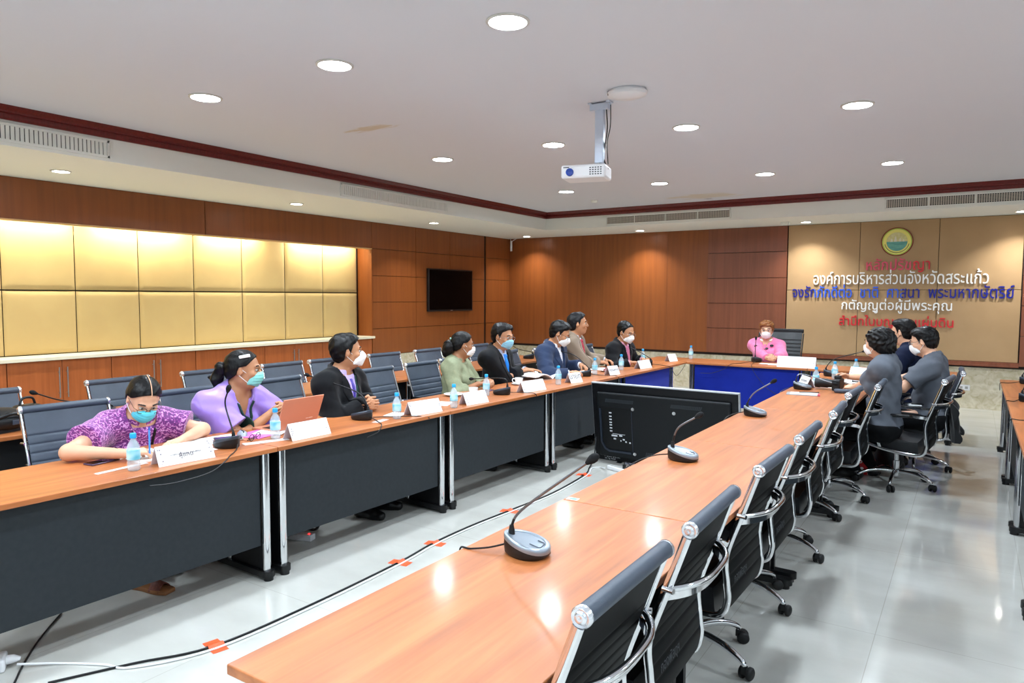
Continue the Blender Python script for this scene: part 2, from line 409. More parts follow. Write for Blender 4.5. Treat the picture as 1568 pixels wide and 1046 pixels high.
# ---- wall television
t = thing('television', 'black flat television mounted on the left wood wall', 'television', (X0+.002, 10.08, 1.695))
MB().box(0, .05, -.64, .64, -.375, .375).build('bezel', BLACKP, t, bevel=.006)
MB().box(.0503, .0515, -.615, .615, -.345, .352).build('screen', M('tv_glass', '#020203', .2, spec=.12), t)
MB().box(.05, .052, -.03, .03, -.366, -.358).build('logo', STEEL, t)

# ---- air vents in the soffit faces
def vent(label, face, a0, a1, z0=2.775, z1=2.925, fine=False):
    t = thing('air_vent', label, 'vent', (SXI, (a0+a1)/2, 0) if face == 'x' else ((a0+a1)/2, SYI, 0), 0 if face == 'x' else -PI/2, 'air conditioning vents in the soffit')
    L = (a1-a0)/2
    f = MB(); w = .022
    f.box(.0, .014, -L, L, z1-w, z1).box(0, .014, -L, L, z0, z0+w).box(0, .014, -L, -L+w, z0, z1).box(0, .014, L-w, L, z0, z1)
    if fine:
        for q in range(1, 4): f.box(0, .012, -L+q*L/2-.008, -L+q*L/2+.008, z0, z1)
    f.build('frame', SOFFIT, t, bevel=.002)
    MB().box(.0005, .002, -L+.01, L-.01, z0+.01, z1-.01).build('duct', M('duct_dark', '#23262a', .7), t)
    s = MB(); n = int(2*L/(.026 if fine else .034))
    for i in range(n):
        y = -L+w+(i+.5)*(2*L-2*w)/n
        s.box(.003, .011, y-(.004 if fine else .0128), y+(.004 if fine else .0128), z0+w, z1-w)
    if fine:
        for j in range(1, 6): z = z0+w+j*(z1-z0-2*w)/6; s.box(.004, .010, -L+w, L-w, z-.0025, z+.0025)
    s.build('slats', SOFFIT if not fine else M('vent_slat_cream', '#cfcabb', .5), t)
vent('white louvred vent at the left edge of the photo', 'x', 1.2, 3.28)
vent('white louvred vent in the middle of the left soffit', 'x', 5.95, 7.99)
vent('gridded vent on the back soffit left of the wooden band', 'y', -5.17, -3.1, fine=True)
vent('gridded vent on the back soffit above the lettered board', 'y', -1.05, 1.0, fine=True)

# ---- downlights
def downlight(label, loc, r, power, col, lamp, group, spread):
    t = thing('downlight', label, 'ceiling light', loc, 0, group)
    MB().lathe([(r+.018, 0), (r+.018, -.006), (r+.002, -.010), (r, -.004), (r, 0)], 28).build('rim', RIM, t)
    MB().lathe([(r, -.0035), (0.0, -.0035)], 28).build('diffuser', lamp, t)
    L = bpy.data.lights.new('downlight_lamp', 'AREA'); L.shape = 'DISK'; L.size = 2*r*.9; L.energy = power; L.color = col[:3]; L.spread = spread
    o = bpy.data.objects.new('lamp', L); COL.objects.link(o); o.parent = t; o.location = (0, 0, -.012)
    return t
XS = {-.79: 'rightmost', -2.12: 'second from the right', -3.43: 'third from the right', -4.79: 'leftmost'}
YS = {3.19: 'nearest row', 5.96: 'middle row', 8.69: 'far row by the back trim'}
for y in (3.19, 5.96, 8.69, .45, -2.2):  # last two rows are added out of view to brighten the room
    for x in (-.79, -2.12, -3.43, -4.79):
        lb = ('round ceiling downlight, %s of the %s' % (XS[x], YS[y])) if y in YS else 'round ceiling downlight added unseen over and behind the photographer'
        downlight(lb, (x, y, ZC), .1, P_CEIL, C_CEIL, LAMP, 'round downlights in the upper ceiling', math.radians(165))
for y in (5.96, 3.19, .45, -2.2):  # extra columns added out of view for more ceiling light
    for x in (1.9, 3.2):
        downlight('round ceiling downlight added unseen beyond the right edge of the photo', (x, y, ZC), .1, P_CEIL, C_CEIL, LAMP, 'round downlights in the upper ceiling', math.radians(165))
for (x, y), lb in {(-7.2, 3.28): 'soffit downlight above the gold panels, left of the three', (-7.2, 6.03): 'soffit downlight above the gold panels, middle of the three',
                   (-7.2, 8.74): 'soffit downlight above the end of the gold niche', (-7.28, 11.64): 'soffit downlight in the far left corner',
                   (-4.93, 11.62): 'soffit downlight over the back wood wall', (-2.2, 11.6): 'soffit downlight at the left of the lettered board',
                   (.5, 11.6): 'soffit downlight at the right of the lettered board'}.items():
    downlight(lb, (x, y, ZS), .07, P_SOFFIT*(1.0 if x > -7 else .8), C_SOFFIT, LAMP_S, 'small downlights in the dropped soffit', math.radians(112))
for (x, y) in ((-7.2, .5), (3.0, 11.6), (5.1, 9), (5.1, 6), (5.1, 3)):
    downlight('soffit downlight outside the photo frame', (x, y, ZS), .07, P_SOFFIT, C_SOFFIT, LAMP_S, 'small downlights in the dropped soffit', math.radians(112))
# warm tubes hidden behind the valance at the top of the niche
for i, (y0, y1) in enumerate(((-.9, .5), (.8, 2.2), (2.5, 3.85), (4.05, 5.1), (5.35, 6.2), (6.75, 7.95))):
    t = thing('tube_lamp', 'warm tube lamp behind the niche valance', 'lamp', (X0-.11, (y0+y1)/2, NZ1+.10), 0, 'warm tubes above the gold panels')
    MB().tube([(0, -(y1-y0)/2, 0), (0, (y1-y0)/2, 0)], .010, 10).build('tube', M('warm_tube', '#fff0d0', .5, emit='#ffe2b0', estr=5.0), t)
    L = bpy.data.lights.new('tube_light', 'AREA'); L.shape = 'RECTANGLE'; L.size = .03; L.size_y = y1-y0; L.energy = P_NICHE*(.75 if i == 4 else 1); L.color = C_NICHE
    o = bpy.data.objects.new('lamp', L); COL.objects.link(o); o.parent = t; o.location = (0, 0, -.013); o.rotation_euler = (0, math.radians(30), 0)

# ---- small fittings
t = thing('smoke_detector', 'small round smoke detector on the upper ceiling below the projector', 'smoke detector', (-4.88, 9.73, ZC))
MB().lathe([(.05, 0), (.05, -.015), (.035, -.03), (.012, -.034), (0, -.034)], 20).build('body', SOFFIT, t)
t = thing('ceiling_sensor', 'small square sensor on the back soffit beside a downlight', 'sensor', (-2.47, 11.45, ZS))
MB().box(-.06, .06, -.04, .04, -.05, 0).build('body', SOFFIT, t, bevel=.006)
t = thing('wall_outlet', 'white double power outlet on the marble dado behind the grey chairs', 'outlet', (-.07, Y0-.006, .30))
MB().box(-.075, .075, -.012, 0, -.04, .04).build('plate', WHITEP, t, bevel=.003)
MB().box(-.05, -.015, -.0135, -.0119, -.018, .018).box(.015, .05, -.0135, -.0119, -.018, .018).build('sockets', M('socket_grey', '#9c9c98', .5), t)
t = thing('wall_speaker_bracket', 'white stick bracket hanging in the far left ceiling corner', 'bracket', (-7.86, 11.98, ZS))
b = MB(); b.tube([(0, 0, -.05), (0, 0, -.25)], .022, 10); b.build('stick', WHITEP, t)
b = MB(); b.tube([(0, 0, -.06), (-.05, .05, 0)], .007, 6); b.tube([(0, 0, -.06), (.12, .02, 0)], .007, 6); b.build('arms', WHITEP, t)

# ---- projector on its ceiling pole, and the white box on the ceiling
t = thing('ceiling_projector', 'white projector hanging from a ceiling pole', 'projector', (-2.40, 4.87, ZC))
p = MB(); p.box(-.035, .035, -.02, .02, -.45, -.05); p.build('pole', M('painted_steel', '#c8d2e2', .35, .3), t, bevel=.004)
p = MB(); p.box(-.075, .075, -.03, .03, -.06, -.012).box(-.09, -.06, -.035, .035, -.012, 0).box(.06, .09, -.035, .035, -.012, 0); p.build('ceiling_bracket', MATS['painted_steel'], t, bevel=.003)
R = Matrix.Rotation(math.radians(14), 4, 'Z'); R.translation = (-.10, -.02, -.52)
bd = MB().box(-.17, .17, -.12, .12, -.05, .05, T=R).build('body', WHITEP, t, bevel=.018, seg=3)
g = MB()
for i in range(5):
    for j in range(4): g.box(.05+i*.02, .062+i*.02, -.1215, -.1195, -.03+j*.016, -.022+j*.016, T=R)
g.build('vent_grille', M('vent_dark', '#3a3d42', .6), bd)
MB().lathe([(.03, 0), (.028, .012), (.02, .008), (0, .006)], 20, T=R @ Matrix.Translation((-.10, -.12, -.005)) @ Matrix.Rotation(PI/2, 4, 'X')).build('lens', M('lens_blue', '#27459c', .1), bd)
MB().box(-.15, -.105, -.1212, -.1195, .028, .034, T=R).build('logo', BLACKP, bd)
a = MB(); a.tube([(0, 0, -.45), (-.02, 0, -.475)], .02, 10)
for dx, dy in ((-.14, -.05), (.05, -.08), (.05, .06), (-.12, .06)): a.tube([(-.02, 0, -.465), (-.1+dx*.6, dy*.6, -.468)], .008, 6)
a.build('mount_plate', STEEL, t)
c = MB(); c.tube(catmull([(.05, .0, -.05), (.06, 0, -.2), (.035, .01, -.33), (.03, .01, -.42), (.07, 0, -.5)]), .005, 6); c.tube(catmull([(.09, -.01, -.03), (.075, .02, -.18), (.05, .02, -.3), (.06, .02, -.46)]), .004, 6)
c.build('cables', BLACKP, t)
t = thing('ceiling_access_box', 'white oval network box on the ceiling above the projector pole', 'box', (-2.1, 4.68, ZC), math.radians(10))
MB().lathe([(.11, 0), (.125, -.02), (.12, -.04), (.09, -.052), (0, -.056)], 32, sx=1.15, sy=.95).build('shell', WHITEP, t)
MB().box(-.125, -.06, -.06, -.02, -.04, -.012).build('ports', M('port_dark', '#30343c', .5), t, bevel=.003)

# ================================================================== LETTERING on the back board (Thai)
def surface_nets(F, lo, h):
    S = F < 0
    nx, ny, nz = F.shape
    c = [S[i:nx-1+i, j:ny-1+j, k:nz-1+k] for i in (0, 1) for j in (0, 1) for k in (0, 1)]
    tot = np.zeros((nx-1, ny-1, nz-1), np.uint8)
    for a in c: tot += a
    act = (tot > 0) & (tot < 8); idx = np.argwhere(act)
    if len(idx) == 0: return None
    ids = np.full(act.shape, -1, np.int32); ids[act] = np.arange(len(idx), dtype=np.int32)
    I, J, K = idx.T; cor = {}
    for i in (0, 1):
        for j in (0, 1):
            for k in (0, 1): cor[(i, j, k)] = F[I+i, J+j, K+k]
    acc = np.zeros((len(idx), 3)); cnt = np.zeros(len(idx))
    keys = list(cor)
    for a in keys:
        for ax in range(3):
            if a[ax] == 0:
                b = list(a); b[ax] = 1; b = tuple(b); fa, fb = cor[a], cor[b]
                m = (fa < 0) != (fb < 0); t = np.where(m, fa/np.where(m, fa-fb, 1), 0)
                for q in range(3): acc[:, q] += np.where(m, a[q] + (t if q == ax else 0), 0)
                cnt += m
    V = (idx + acc/cnt[:, None])*np.asarray(h) + np.asarray(lo)
    Q = []
    for ax in range(3):
        o1, o2 = [(1, 2), (2, 0), (0, 1)][ax]
        sl = [slice(None)]*3; sl[ax] = slice(0, -1); A = S[tuple(sl)]; sl[ax] = slice(1, None); B = S[tuple(sl)]
        e = np.argwhere(A != B); 
        if len(e) == 0: continue
        ok = (e[:, o1] > 0) & (e[:, o2] > 0) & (e[:, o1] < F.shape[o1]-1) & (e[:, o2] < F.shape[o2]-1); e = e[ok]
        d1 = np.zeros(3, int); d1[o1] = 1; d2 = np.zeros(3, int); d2[o2] = 1
        g = lambda p: ids[p[:, 0], p[:, 1], p[:, 2]]
        q = np.stack([g(e-d1-d2), g(e-d2), g(e), g(e-d1)], 1)
        ins = A[e[:, 0], e[:, 1], e[:, 2]]
        q[~ins] = q[~ins][:, ::-1]; Q.append(q)
    return V, np.concatenate(Q)

def np_mesh(name, V, Q, mats, mi=None, smooth=True):
    me = bpy.data.meshes.new(name); n = len(Q)
    me.vertices.add(len(V)); me.vertices.foreach_set('co', np.ascontiguousarray(V, np.float32).ravel())
    me.loops.add(n*4); me.loops.foreach_set('vertex_index', np.ascontiguousarray(Q, np.int32).ravel())
    me.polygons.add(n); me.polygons.foreach_set('loop_start', np.arange(0, n*4, 4, dtype=np.int32))
    for m in (mats if isinstance(mats, (list, tuple)) else [mats]): me.materials.append(m)
    if mi is not None: me.polygons.foreach_set('material_index', np.ascontiguousarray(mi, np.int32))
    me.polygons.foreach_set('use_smooth', np.full(n, smooth)); me.update(calc_edges=True)
    return me

def text_outline(s):
    cu = bpy.data.curves.new('tmp', 'FONT'); cu.body = s; o = bpy.data.objects.new('tmp', cu); COL.objects.link(o)
    bpy.context.view_layer.update(); dg = bpy.context.evaluated_depsgraph_get()
    c = o.evaluated_get(dg).to_curve(dg); polys = []
    for sp in c.splines:
        bp = sp.bezier_points; pts = []
        for i in range(len(bp)):
            a, b = bp[i], bp[(i+1) % len(bp)]
            p = [np.array(q[:2]) for q in (a.co, a.handle_right, b.handle_left, b.co)]
            for t in np.linspace(0, 1, 6)[:-1]: pts.append((1-t)**3*p[0]+3*(1-t)**2*t*p[1]+3*(1-t)*t*t*p[2]+t**3*p[3])
        if len(pts) > 2: polys.append(np.array(pts))
    o.to_curve_clear() if hasattr(o, 'to_curve_clear') else None
    bpy.data.objects.remove(o); bpy.data.curves.remove(cu)
    return polys

def text_mesh(name, s, width, height, depth, res, mats, msel=None, bold=0.0):
    """Solid lettering: the outline is filled by winding number on a fine grid; local x runs along the line, z up, y out of the front (-y)."""
    polys = text_outline(s); A = np.concatenate(polys); mn, mx = A.min(0), A.max(0)
    sx = width/(mx[0]-mn[0]); sy = height/(mx[1]-mn[1]) if height else sx
    ss = 3; h = res/ss; pad = 4
    W = int((width)/res)+2*pad; H = int((mx[1]-mn[1])*sy/res)+2*pad
    acc = np.zeros((H*ss, W*ss+1), np.float32)
    for p in polys:
        q = (p-mn)*[sx, sy]/h + pad*ss
        for (x0, y0), (x1, y1) in zip(q, np.roll(q, -1, 0)):
            if y0 == y1: continue
            d = 1
            if y0 > y1: x0, y0, x1, y1, d = x1, y1, x0, y0, -1
            r = np.arange(max(0, math.ceil(y0-.5)), min(H*ss, math.ceil(y1-.5)))
            if len(r) == 0: continue
            xs = x0+(r+.5-y0)/(y1-y0)*(x1-x0)
            np.add.at(acc, (r, np.clip(np.ceil(xs-.5).astype(int), 0, W*ss)), d)
    fill = (np.abs(np.cumsum(acc, 1)[:, :-1]) > .5).astype(np.float32)
    for _ in range(2):
        f2 = fill.copy(); f2[1:] += fill[:-1]; f2[:-1] += fill[1:]; f2[:, 1:] += fill[:, :-1]; f2[:, :-1] += fill[:, 1:]; fill = f2/5
    cov = fill.reshape(H, ss, W, ss).mean((1, 3))
    F2 = (.5-bold-cov).T
    F = np.full((W, 4, H), .5, np.float32); F[:, 1] = F2; F[:, 2] = F2
    V, Q = surface_nets(F, (-pad*res, 0, -pad*res), (res, depth, res))
    V[:, 1] = -(V[:, 1]-.5*depth)
    V[:, 1] = np.where(V[:, 1] > -depth*.75, 0, -depth)
    Q = Q[:, ::-1]
    mi = None
    if msel is not None:
        cx = V[Q].mean(1)[:, 0]/width; mi = np.array([msel(c) for c in cx])
    return np_mesh(name, V, Q, mats, mi, smooth=False), mn, sy

YB = Y0-.062
for s, x0, x1, zb, hh, mats, sel, lb in (
    ('หลักปรัชญา', -1.388, -.552, 1.975, .212, [PINKP, REDP], lambda c: 0 if c < .72 else 1, 'top line of pink and red raised Thai lettering under the emblem'),
    ('องค์การบริหารส่วนจังหวัดสระแก้ว', -2.137, .170, 1.80, .218, [WHITEL], None, 'upper line of white raised Thai lettering on the tan board'),
    ('จงรักภักดีต่อ  ชาติ  ศาสนา  พระมหากษัตริย์', -2.446, .471, 1.595, .20, [BLUEP, M('bright_blue_letter', '#2b5bd8', .35)], lambda c: 1 if .11 < c < .53 else 0, 'long line of blue raised Thai lettering across the tan board'),
    ('กตัญญูต่อผู้มีพระคุณ', -1.716, -.254, 1.36, .222, [WHITEL], None, 'lower line of white raised Thai lettering on the tan board'),
    ('สำนึกในบุญคุณแผ่นดิน', -1.745, -.229, 1.118, .212, [REDP], None, 'bottom line of red raised Thai lettering behind the grey shirts')):
    me, mn, sy = text_mesh('wall_lettering', s, x1-x0, hh, .02, .005, mats, sel, bold=.2)
    V = np.empty(len(me.vertices)*3, np.float32); me.vertices.foreach_get('co', V); V = V.reshape(-1, 3)
    Q = np.empty(len(me.loops), np.int32); me.loops.foreach_get('vertex_index', Q); Q = Q.reshape(-1, 4)
    mi = np.empty(len(Q), np.int32); me.polygons.foreach_get('material_index', mi)
    cx = V[Q].mean(1)[:, 0]; so = np.sort(cx); gaps = [(so[i]+so[i+1])/2 for i in np.argwhere(np.diff(so) > .05).ravel()]
    if not gaps:
        o = link('wall_lettering', me, loc=(x0, YB, zb))
    else:
        o = thing('wall_lettering', '', '', (x0, YB, zb)); g = np.searchsorted(gaps, cx)
        for k_ in range(len(gaps)+1):
            m_ = g == k_; u_, inv_ = np.unique(Q[m_], return_inverse=True)
            link('word', np_mesh('word', V[u_], inv_.reshape(-1, 4), mats, mi[m_], smooth=False), o)
    tag(o, lb, 'lettering', 'raised Thai lettering on the board')

# ---- round emblem above the lettering
t = thing('wall_emblem', 'round green and yellow emblem above the Thai lettering', 'emblem', (-.99, YB, 2.43))
RX = Matrix.Rotation(PI/2, 4, 'X')
MB().lathe([(.213, 0), (.213, .012), (.205, .022), (.198, .022), (.198, 0)], 48, T=RX).build('red_rim', M('emblem_red', '#8c3a2c', .4), t)
MB().lathe([(.199, .002), (.199, .020), (.0, .020)], 48, T=RX).build('green_ring', M('emblem_green', '#a9c94c', .4), t)
MB().lathe([(.185, .020), (.183, .024), (.0, .024)], 48, T=RX).build('yellow_ring', M('emblem_yellow', '#e9e27a', .4), t)
tk = MB()
for i in range(46):
    a = math.radians(195+150*i/45); tk.box(-.004, .004, -.008, .008, .0, .0255, T=RX @ Matrix.Rotation(a, 4, 'Z') @ Matrix.Translation((.163, 0, 0)) @ Matrix.Rotation(PI/2*0, 4, 'Z'))
tk.build('ring_lettering', M('emblem_letter', '#3d6f3c', .5), t)
MB().lathe([(.14, .023), (.139, .027), (0, .027)], 40, T=RX).build('sky_disc', M('emblem_gold', '#c9c07a', .45, col2='#d8d2a0', nscale=30), t)
pl = [(.138*math.cos(a), .138*math.sin(a)) for a in np.linspace(PI, 2*PI, 30)]
MB().prism(pl, .02, .030, T=RX).build('water', M('emblem_teal', '#4d8f86', .4, col2='#6fb0a0', nscale=25, stretch=(.3, 1, 1)), t)
sk = MB()
for x, w, hh in ((-.07, .035, .05), (-.02, .04, .085), (.04, .035, .06), (.085, .025, .04)):
    sk.prism([(x-w/2, -.002), (x+w/2, -.002), (x+w/2*.6, hh*.6), (x, hh), (x-w/2*.6, hh*.6)], .02, .031, T=RX)
sk.build('temple', M('emblem_white', '#ddd8c4', .5), t)
# ================================================================== TABLES
TT, TH = .026, .75
def make_table(name, label, length, depth=.63, front=1, panel_mat=None, wood=None, group=None, edge=False):
    """Local frame: y along the table, x = 0 at the front edge, the top reaches to -depth (front = +1)."""
    t = thing(name, label, 'table', group=group)
    MB().box(-depth, 0, .0025, length-.0025, TH-TT, TH).build('tabletop', wood or WOOD_TABLE, t, bevel=.004, seg=3)
    p = MB().box(-.075, -.055, .085, length-.085, .20, TH-TT-.005).build('modesty_panel', panel_mat or PANEL, t)
    if edge:
        e = MB(); e.box(-.055, -.05, .085, .1, .2, TH-TT-.005).box(-.055, -.05, length-.1, length-.085, .2, TH-TT-.005); e.build('edge_trim', CHROME, p)
    for y in (.055, length-.055):
        l = MB().box(-depth+.13, -.06, y-.014, y+.014, .055, TH-TT).build('leg', BLACKM, t)
        f = MB(); f.prism([(-depth+.04+.03*math.cos(a), y+.03*math.sin(a)) for a in np.linspace(PI/2, 1.5*PI, 8)] + [(-.035+.036*math.cos(a), y+.036*math.sin(a)) for a in np.linspace(-PI/2, PI/2, 10)], .022, .055)
        for x in (-depth+.05, -.03): f.lathe([(.026, 0), (.026, .022)], 14, T=Matrix.Translation((x, y, 0)))
        f.build('foot', BLACKM, l)
        for x in (-.042, -depth+.27):
            c = MB(); c.lathe([(.024, .05), (.024, TH-TT)], 18, T=Matrix.Translation((x, y, 0)), sx=.8); c.build('chrome_tube', CHROME, l)
    return t
JY = [1.02, 2.545, 4.06, 5.53, 7.03, 8.50]; JX = [-3.255, -3.225, -3.19, -3.155, -3.125, -3.09]
LF = ['near left front table holding the purple woman writing, cut by the photo edge', 'left front table with the copper laptop and the man in black jacket',
      'left front table before the green blouse woman', 'left front table with the open white book', 'far left front table with blue panel before the man in black suit']
for i in range(5):
    L = math.hypot(JY[i+1]-JY[i], JX[i+1]-JX[i])
    t = make_table('conference_table', LF[i], L, .64, panel_mat=PANEL if i < 4 else VELVET, group='left front row of tables', edge=i == 4)
    t.location = (JX[i], JY[i], 0); t.rotation_euler[2] = -math.atan2(JX[i+1]-JX[i], JY[i+1]-JY[i])
LB = ['left back table at the photo edge with the black bag', 'left back table behind the lavender woman', 'left back table with wood showing between two empty chairs',
      'left back table behind the green blouse woman', 'left back table at the far end near the wood corner']
for i in range(5):
    t = make_table('conference_table', LB[i], 1.5, .62, panel_mat=PANEL_B, group='left back row of tables'); t.location = (-4.79, 1.0+1.5*i, 0)
# centre row: its front (with the panel) looks to the left aisle, so the unit is turned round
CY = [.955, 2.55, 4.05, 5.55, 7.05, 8.52]
CL = ['nearest centre table at the bottom of the photo with a gooseneck microphone', 'second centre table beyond the seam with the blue sticker', 'third centre table with a microphone, beside the row of empty chairs',
      'fourth centre table with the folded papers and the camera', 'far centre table with bottles by the grey shirted man']
for i in range(5):
    L = CY[i+1]-CY[i]; t = make_table('conference_table', CL[i], L, .65, panel_mat=PANEL, group='centre row of tables')
    t.location = (-1.41, CY[i+1], 0); t.rotation_euler[2] = PI
# right row, mostly out of frame
RL = ['right hand table at the far end by the marble dado', 'right hand table second from the marble dado', 'right hand table at the lower right photo edge', 'right hand table outside the photo']
for i in range(4):
    t = make_table('conference_table', RL[i], 1.53, .65, panel_mat=PANEL, group='right row of tables'); t.location = (.262, 8.9-1.53*i, 0); t.rotation_euler[2] = PI
# head tables
for (x0, x1, lb) in ((-3.10, -1.62, 'head table with blue panel before the woman in pink'), (-1.62, -.12, 'head table with blue panel right of the woman in pink')):
    t = make_table('head_table', lb, x1-x0, .62, panel_mat=VELVET, group='head tables', edge=True, wood=WOOD_TABLE); t.location = (x0, 8.885, 0); t.rotation_euler[2] = -PI/2
    
# corner leaf joining the left row and the head table
t = thing('corner_table', 'small wooden corner table joining left row and head table', 'table')
MB().prism([(-3.72, 8.505), (-3.088, 8.505), (-3.105, 8.87), (-3.105, 9.5), (-3.72, 9.5)], TH-TT, TH).build('tabletop', WOOD_TABLE, t, bevel=.004)
for x, y in ((-3.66, 9.42), (-3.66, 8.6), (-3.16, 9.42)):
    MB().lathe([(.024, 0), (.024, TH-TT)], 16, T=Matrix.Translation((x, y, 0))).build('leg', CHROME, t)

# ================================================================== CHAIRS
def chair_profile(zb=.93, xb=-.36):
    return catmull([(xb, zb), (-.24+(xb+.24)*.5, .58+(zb-.58)*.5), (-.242, .58), (-.246, .47), (-.252, .395), (-.222, .328), (-.12, .318), (.05, .342), (.20, .380), (.25, .374)], 8)
def ribbed(mb, pts, w, t, ribs, m=0):
    """A padded sling along the profile, its surface pinched at every rib."""
    P = [Vector((p[0], 0, p[1])) for p in pts]; d = [0]
    for a, b in zip(P, P[1:]): d.append(d[-1]+(b-a).length)
    n = len(P); N = []
    for i in range(n):
        tg = (P[min(i+1, n-1)]-P[max(i-1, 0)]).normalized(); N.append(Vector((tg.z, 0, -tg.x)))
    def at(s):
        for i in range(n-1):
            if d[i+1] >= s or i == n-2:
                u = (s-d[i])/(d[i+1]-d[i]); return P[i].lerp(P[i+1], u), N[i].lerp(N[i+1], u).normalized()
    S = []
    steps = 90
    for i in range(steps+1):
        s = d[-1]*i/steps; q = min([abs(s-r) for r in ribs] or [9]); th = t*(1-.55*math.exp(-(q/.006)**2)); S.append((s, th))
    for r in ribs:
        for o in (-.006, -.003, 0, .003, .006): S.append((r+o, t*(1-.55*math.exp(-(o/.006)**2))))
    S.sort(); vs = []; k = 8
    for s, th in S:
        p, nn = at(min(max(s, 0), d[-1]))
        for (y, f) in ((-w/2, -.3), (-w/2, .3), (-w/2+.006, .5), (w/2-.006, .5), (w/2, .3), (w/2, -.3), (w/2-.006, -.5), (-w/2+.006, -.5)): vs.append(p+nn*(th*f)+Vector((0, y, 0)))
    for q in range(k):
        mb.add(vs if q == 0 else [], [], m)
        base = len(mb.v)-len(vs)
        mb.f += [[base+i*k+q, base+i*k+(q+1) % k, base+(i+1)*k+(q+1) % k, base+(i+1)*k+q] for i in range(len(S)-1)]; mb.m += [1 if q in (1, 2, 3) else 0]*(len(S)-1); mb.s += [True]*(len(S)-1)
    mb.add(vs[:k], [tuple(range(k))], m); mb.add(vs[-k:], [tuple(reversed(range(k)))], m)
    return d[-1]
CACHE = {}
def make_chair(label, leather, zb=.93, xb=-.36, w=.50, high=False):
    t = thing('office_chair', label, 'chair')
    pts = chair_profile(zb, xb); nb = 40
    # distances along the back where the stitched ribs run
    if high: ribs = [.14+.055*i for i in range(11)]
    else: ribs = [.155+.052*i for i in range(8)]
    bk = MB(); ribbed(bk, pts[:nb], w-.05, .016, ribs); bk.build('backrest', [leather, MESHB], t)
    if not high:
        if 'stencil' not in CACHE: CACHE['stencil'] = text_mesh('stencil', 'กองพัสดุฯ', .17, .05, .0006, .0015, M('stencil_grey', '#34383e', .6), bold=.1)[0]
        sn = link('stencil_lettering', CACHE['stencil'], t, (-.2575, .165, .43)); sn.rotation_euler = (-.06, 0, -PI/2)
    st = MB(); ribbed(st, [(x, z+.050) for x, z in pts[nb+3:]], w-.055, .105, []); st.build('seat', [LEATHER_B, LEATHER_B], t)
    if not high:
        rb = MB(); rb.tube([(xb, -w/2+.012, zb), (xb, w/2-.012, zb)], .023, 18); r = rb.build('headroll', leather, t)
        for s in (-1, 1):
            T = Matrix.Translation((xb, s*(w/2-.012), zb)) @ Matrix.Rotation(-s*PI/2, 4, 'X')
            MB().lathe([(.0248, -.006), (.0248, .005), (.021, .010), (.015, .008), (.013, .011), (.006, .012), (0, .010)], 18, T=T).build('end_cap', ALU, r)
    else:
        r = MB().box(xb-.018, xb+.018, -w/2+.01, w/2-.01, zb-.03, zb+.03).build('headroll', leather, t, bevel=.015, seg=3)
    for s in (-1, 1):
        rl = MB(); rl.sweep([(p[0], s*(w/2-.010), p[1]) for p in pts[1:]], [(.0085*math.cos(2*PI*i/14), -.0145*math.sin(2*PI*i/14)) for i in range(14)], up=(0, 1, 0)); rl.build('side_rail', CHROME if not high else BLACKM, t)
    cb = MB()
    yy = np.linspace(-1, 1, 17); xc = -.262-.085
    cb.tube([(-.305-.075*(1-abs(y)**3), y*(w/2-.014), .745) for y in yy], .010, 10)
    cb.bar([(-.295-.070*(1-abs(y)**3), y*(w/2-.018), .722) for y in yy], .005, .030, (0, 0, 1))
    for s in (-1, 1): cb.tube([(-.285, s*(w/2-.006), .745), (-.32, s*(w/2+.002), .745)], .009, 8)
    cb.build('back_bar', CHROME, t)
    for s in (-1, 1):
        a = MB(); y = s*(w/2+.02)
        a.bar(catmull([(-.25, s*(w/2), .625), (-.21, y, .635), (0, y, .63), (.08, y, .62), (.115, y, .57), (.11, y, .47), (.085, s*(w/2-.002), .36)], 6), .022, .010, (0, 1, 0))
        ar = a.build('armrest', CHROME, t)
        MB().box(-.13, .03, y-.017, y+.017, .633, .648).build('arm_pad', LEATHER_B, ar, bevel=.008)
    b = MB(); b.lathe([(.026, .10), (.026, .21), (.018, .212), (.018, .33)], 18); b.build('gas_column', CHROME, t)
    MB().box(-.11, .11, -.08, .08, .300, .325).build('tilt_plate', BLACKM, t, bevel=.008)
    hub = MB(); hub.lathe([(.0, .075), (.036, .075), (.04, .10), (.036, .135), (.027, .14), (0, .14)], 18); hb = hub.build('star_base', CHROME, t)
    for i in range(5):
        an = 2*PI*i/5+.35; ca, sa = math.cos(an), math.sin(an)
        lp = [(.03, .118), (.10, .122), (.18, .115), (.25, .094), (.285, .075), (.292, .062)]
        l = MB(); l.tube(catmull([(r*ca, r*sa, z) for r, z in lp], 4), [.019, .019, .0185, .018, .0178, .0172, .0168, .016, .0155, .015, .0145, .014, .0135, .013, .0125, .0125, .0122, .012, .0118, .0115, .011][:21], 10)
        lg = l.build('star_leg', CHROME, t)
        c = MB(); ta = an+1.1*(i % 3-1)+.5; cx, cy = .292*ca, .292*sa
        for s in (-1, 1):
            T = Matrix.Translation((cx+.018*math.cos(ta), cy+.018*math.sin(ta), .028)) @ Matrix.Rotation(ta, 4, 'Z') @ Matrix.Rotation(PI/2, 4, 'X')
            c.lathe([(0, s*.006), (.022, s*.006), (.028, s*.010), (.028, s*.022), (.022, s*.027), (0, s*.028)] if s > 0 else [(0, -.028), (.022, -.027), (.028, -.022), (.028, -.010), (.022, -.006), (0, -.006)], 16, T=T)
        c.box(cx-.012, cx+.012, cy-.012, cy+.012, .03, .06)
        c.build('caster', RUBBER, lg)
    return t
chair = make_chair('nearest empty chair in the right row, at the bottom of the photo', LEATHER)
chair.location = (-1.02, 1.52, 0); chair.rotation_euler[2] = PI; chair['group'] = 'empty chairs along the right side of the centre tables'
ords = ['second', 'third', 'fourth', 'fifth', 'sixth']
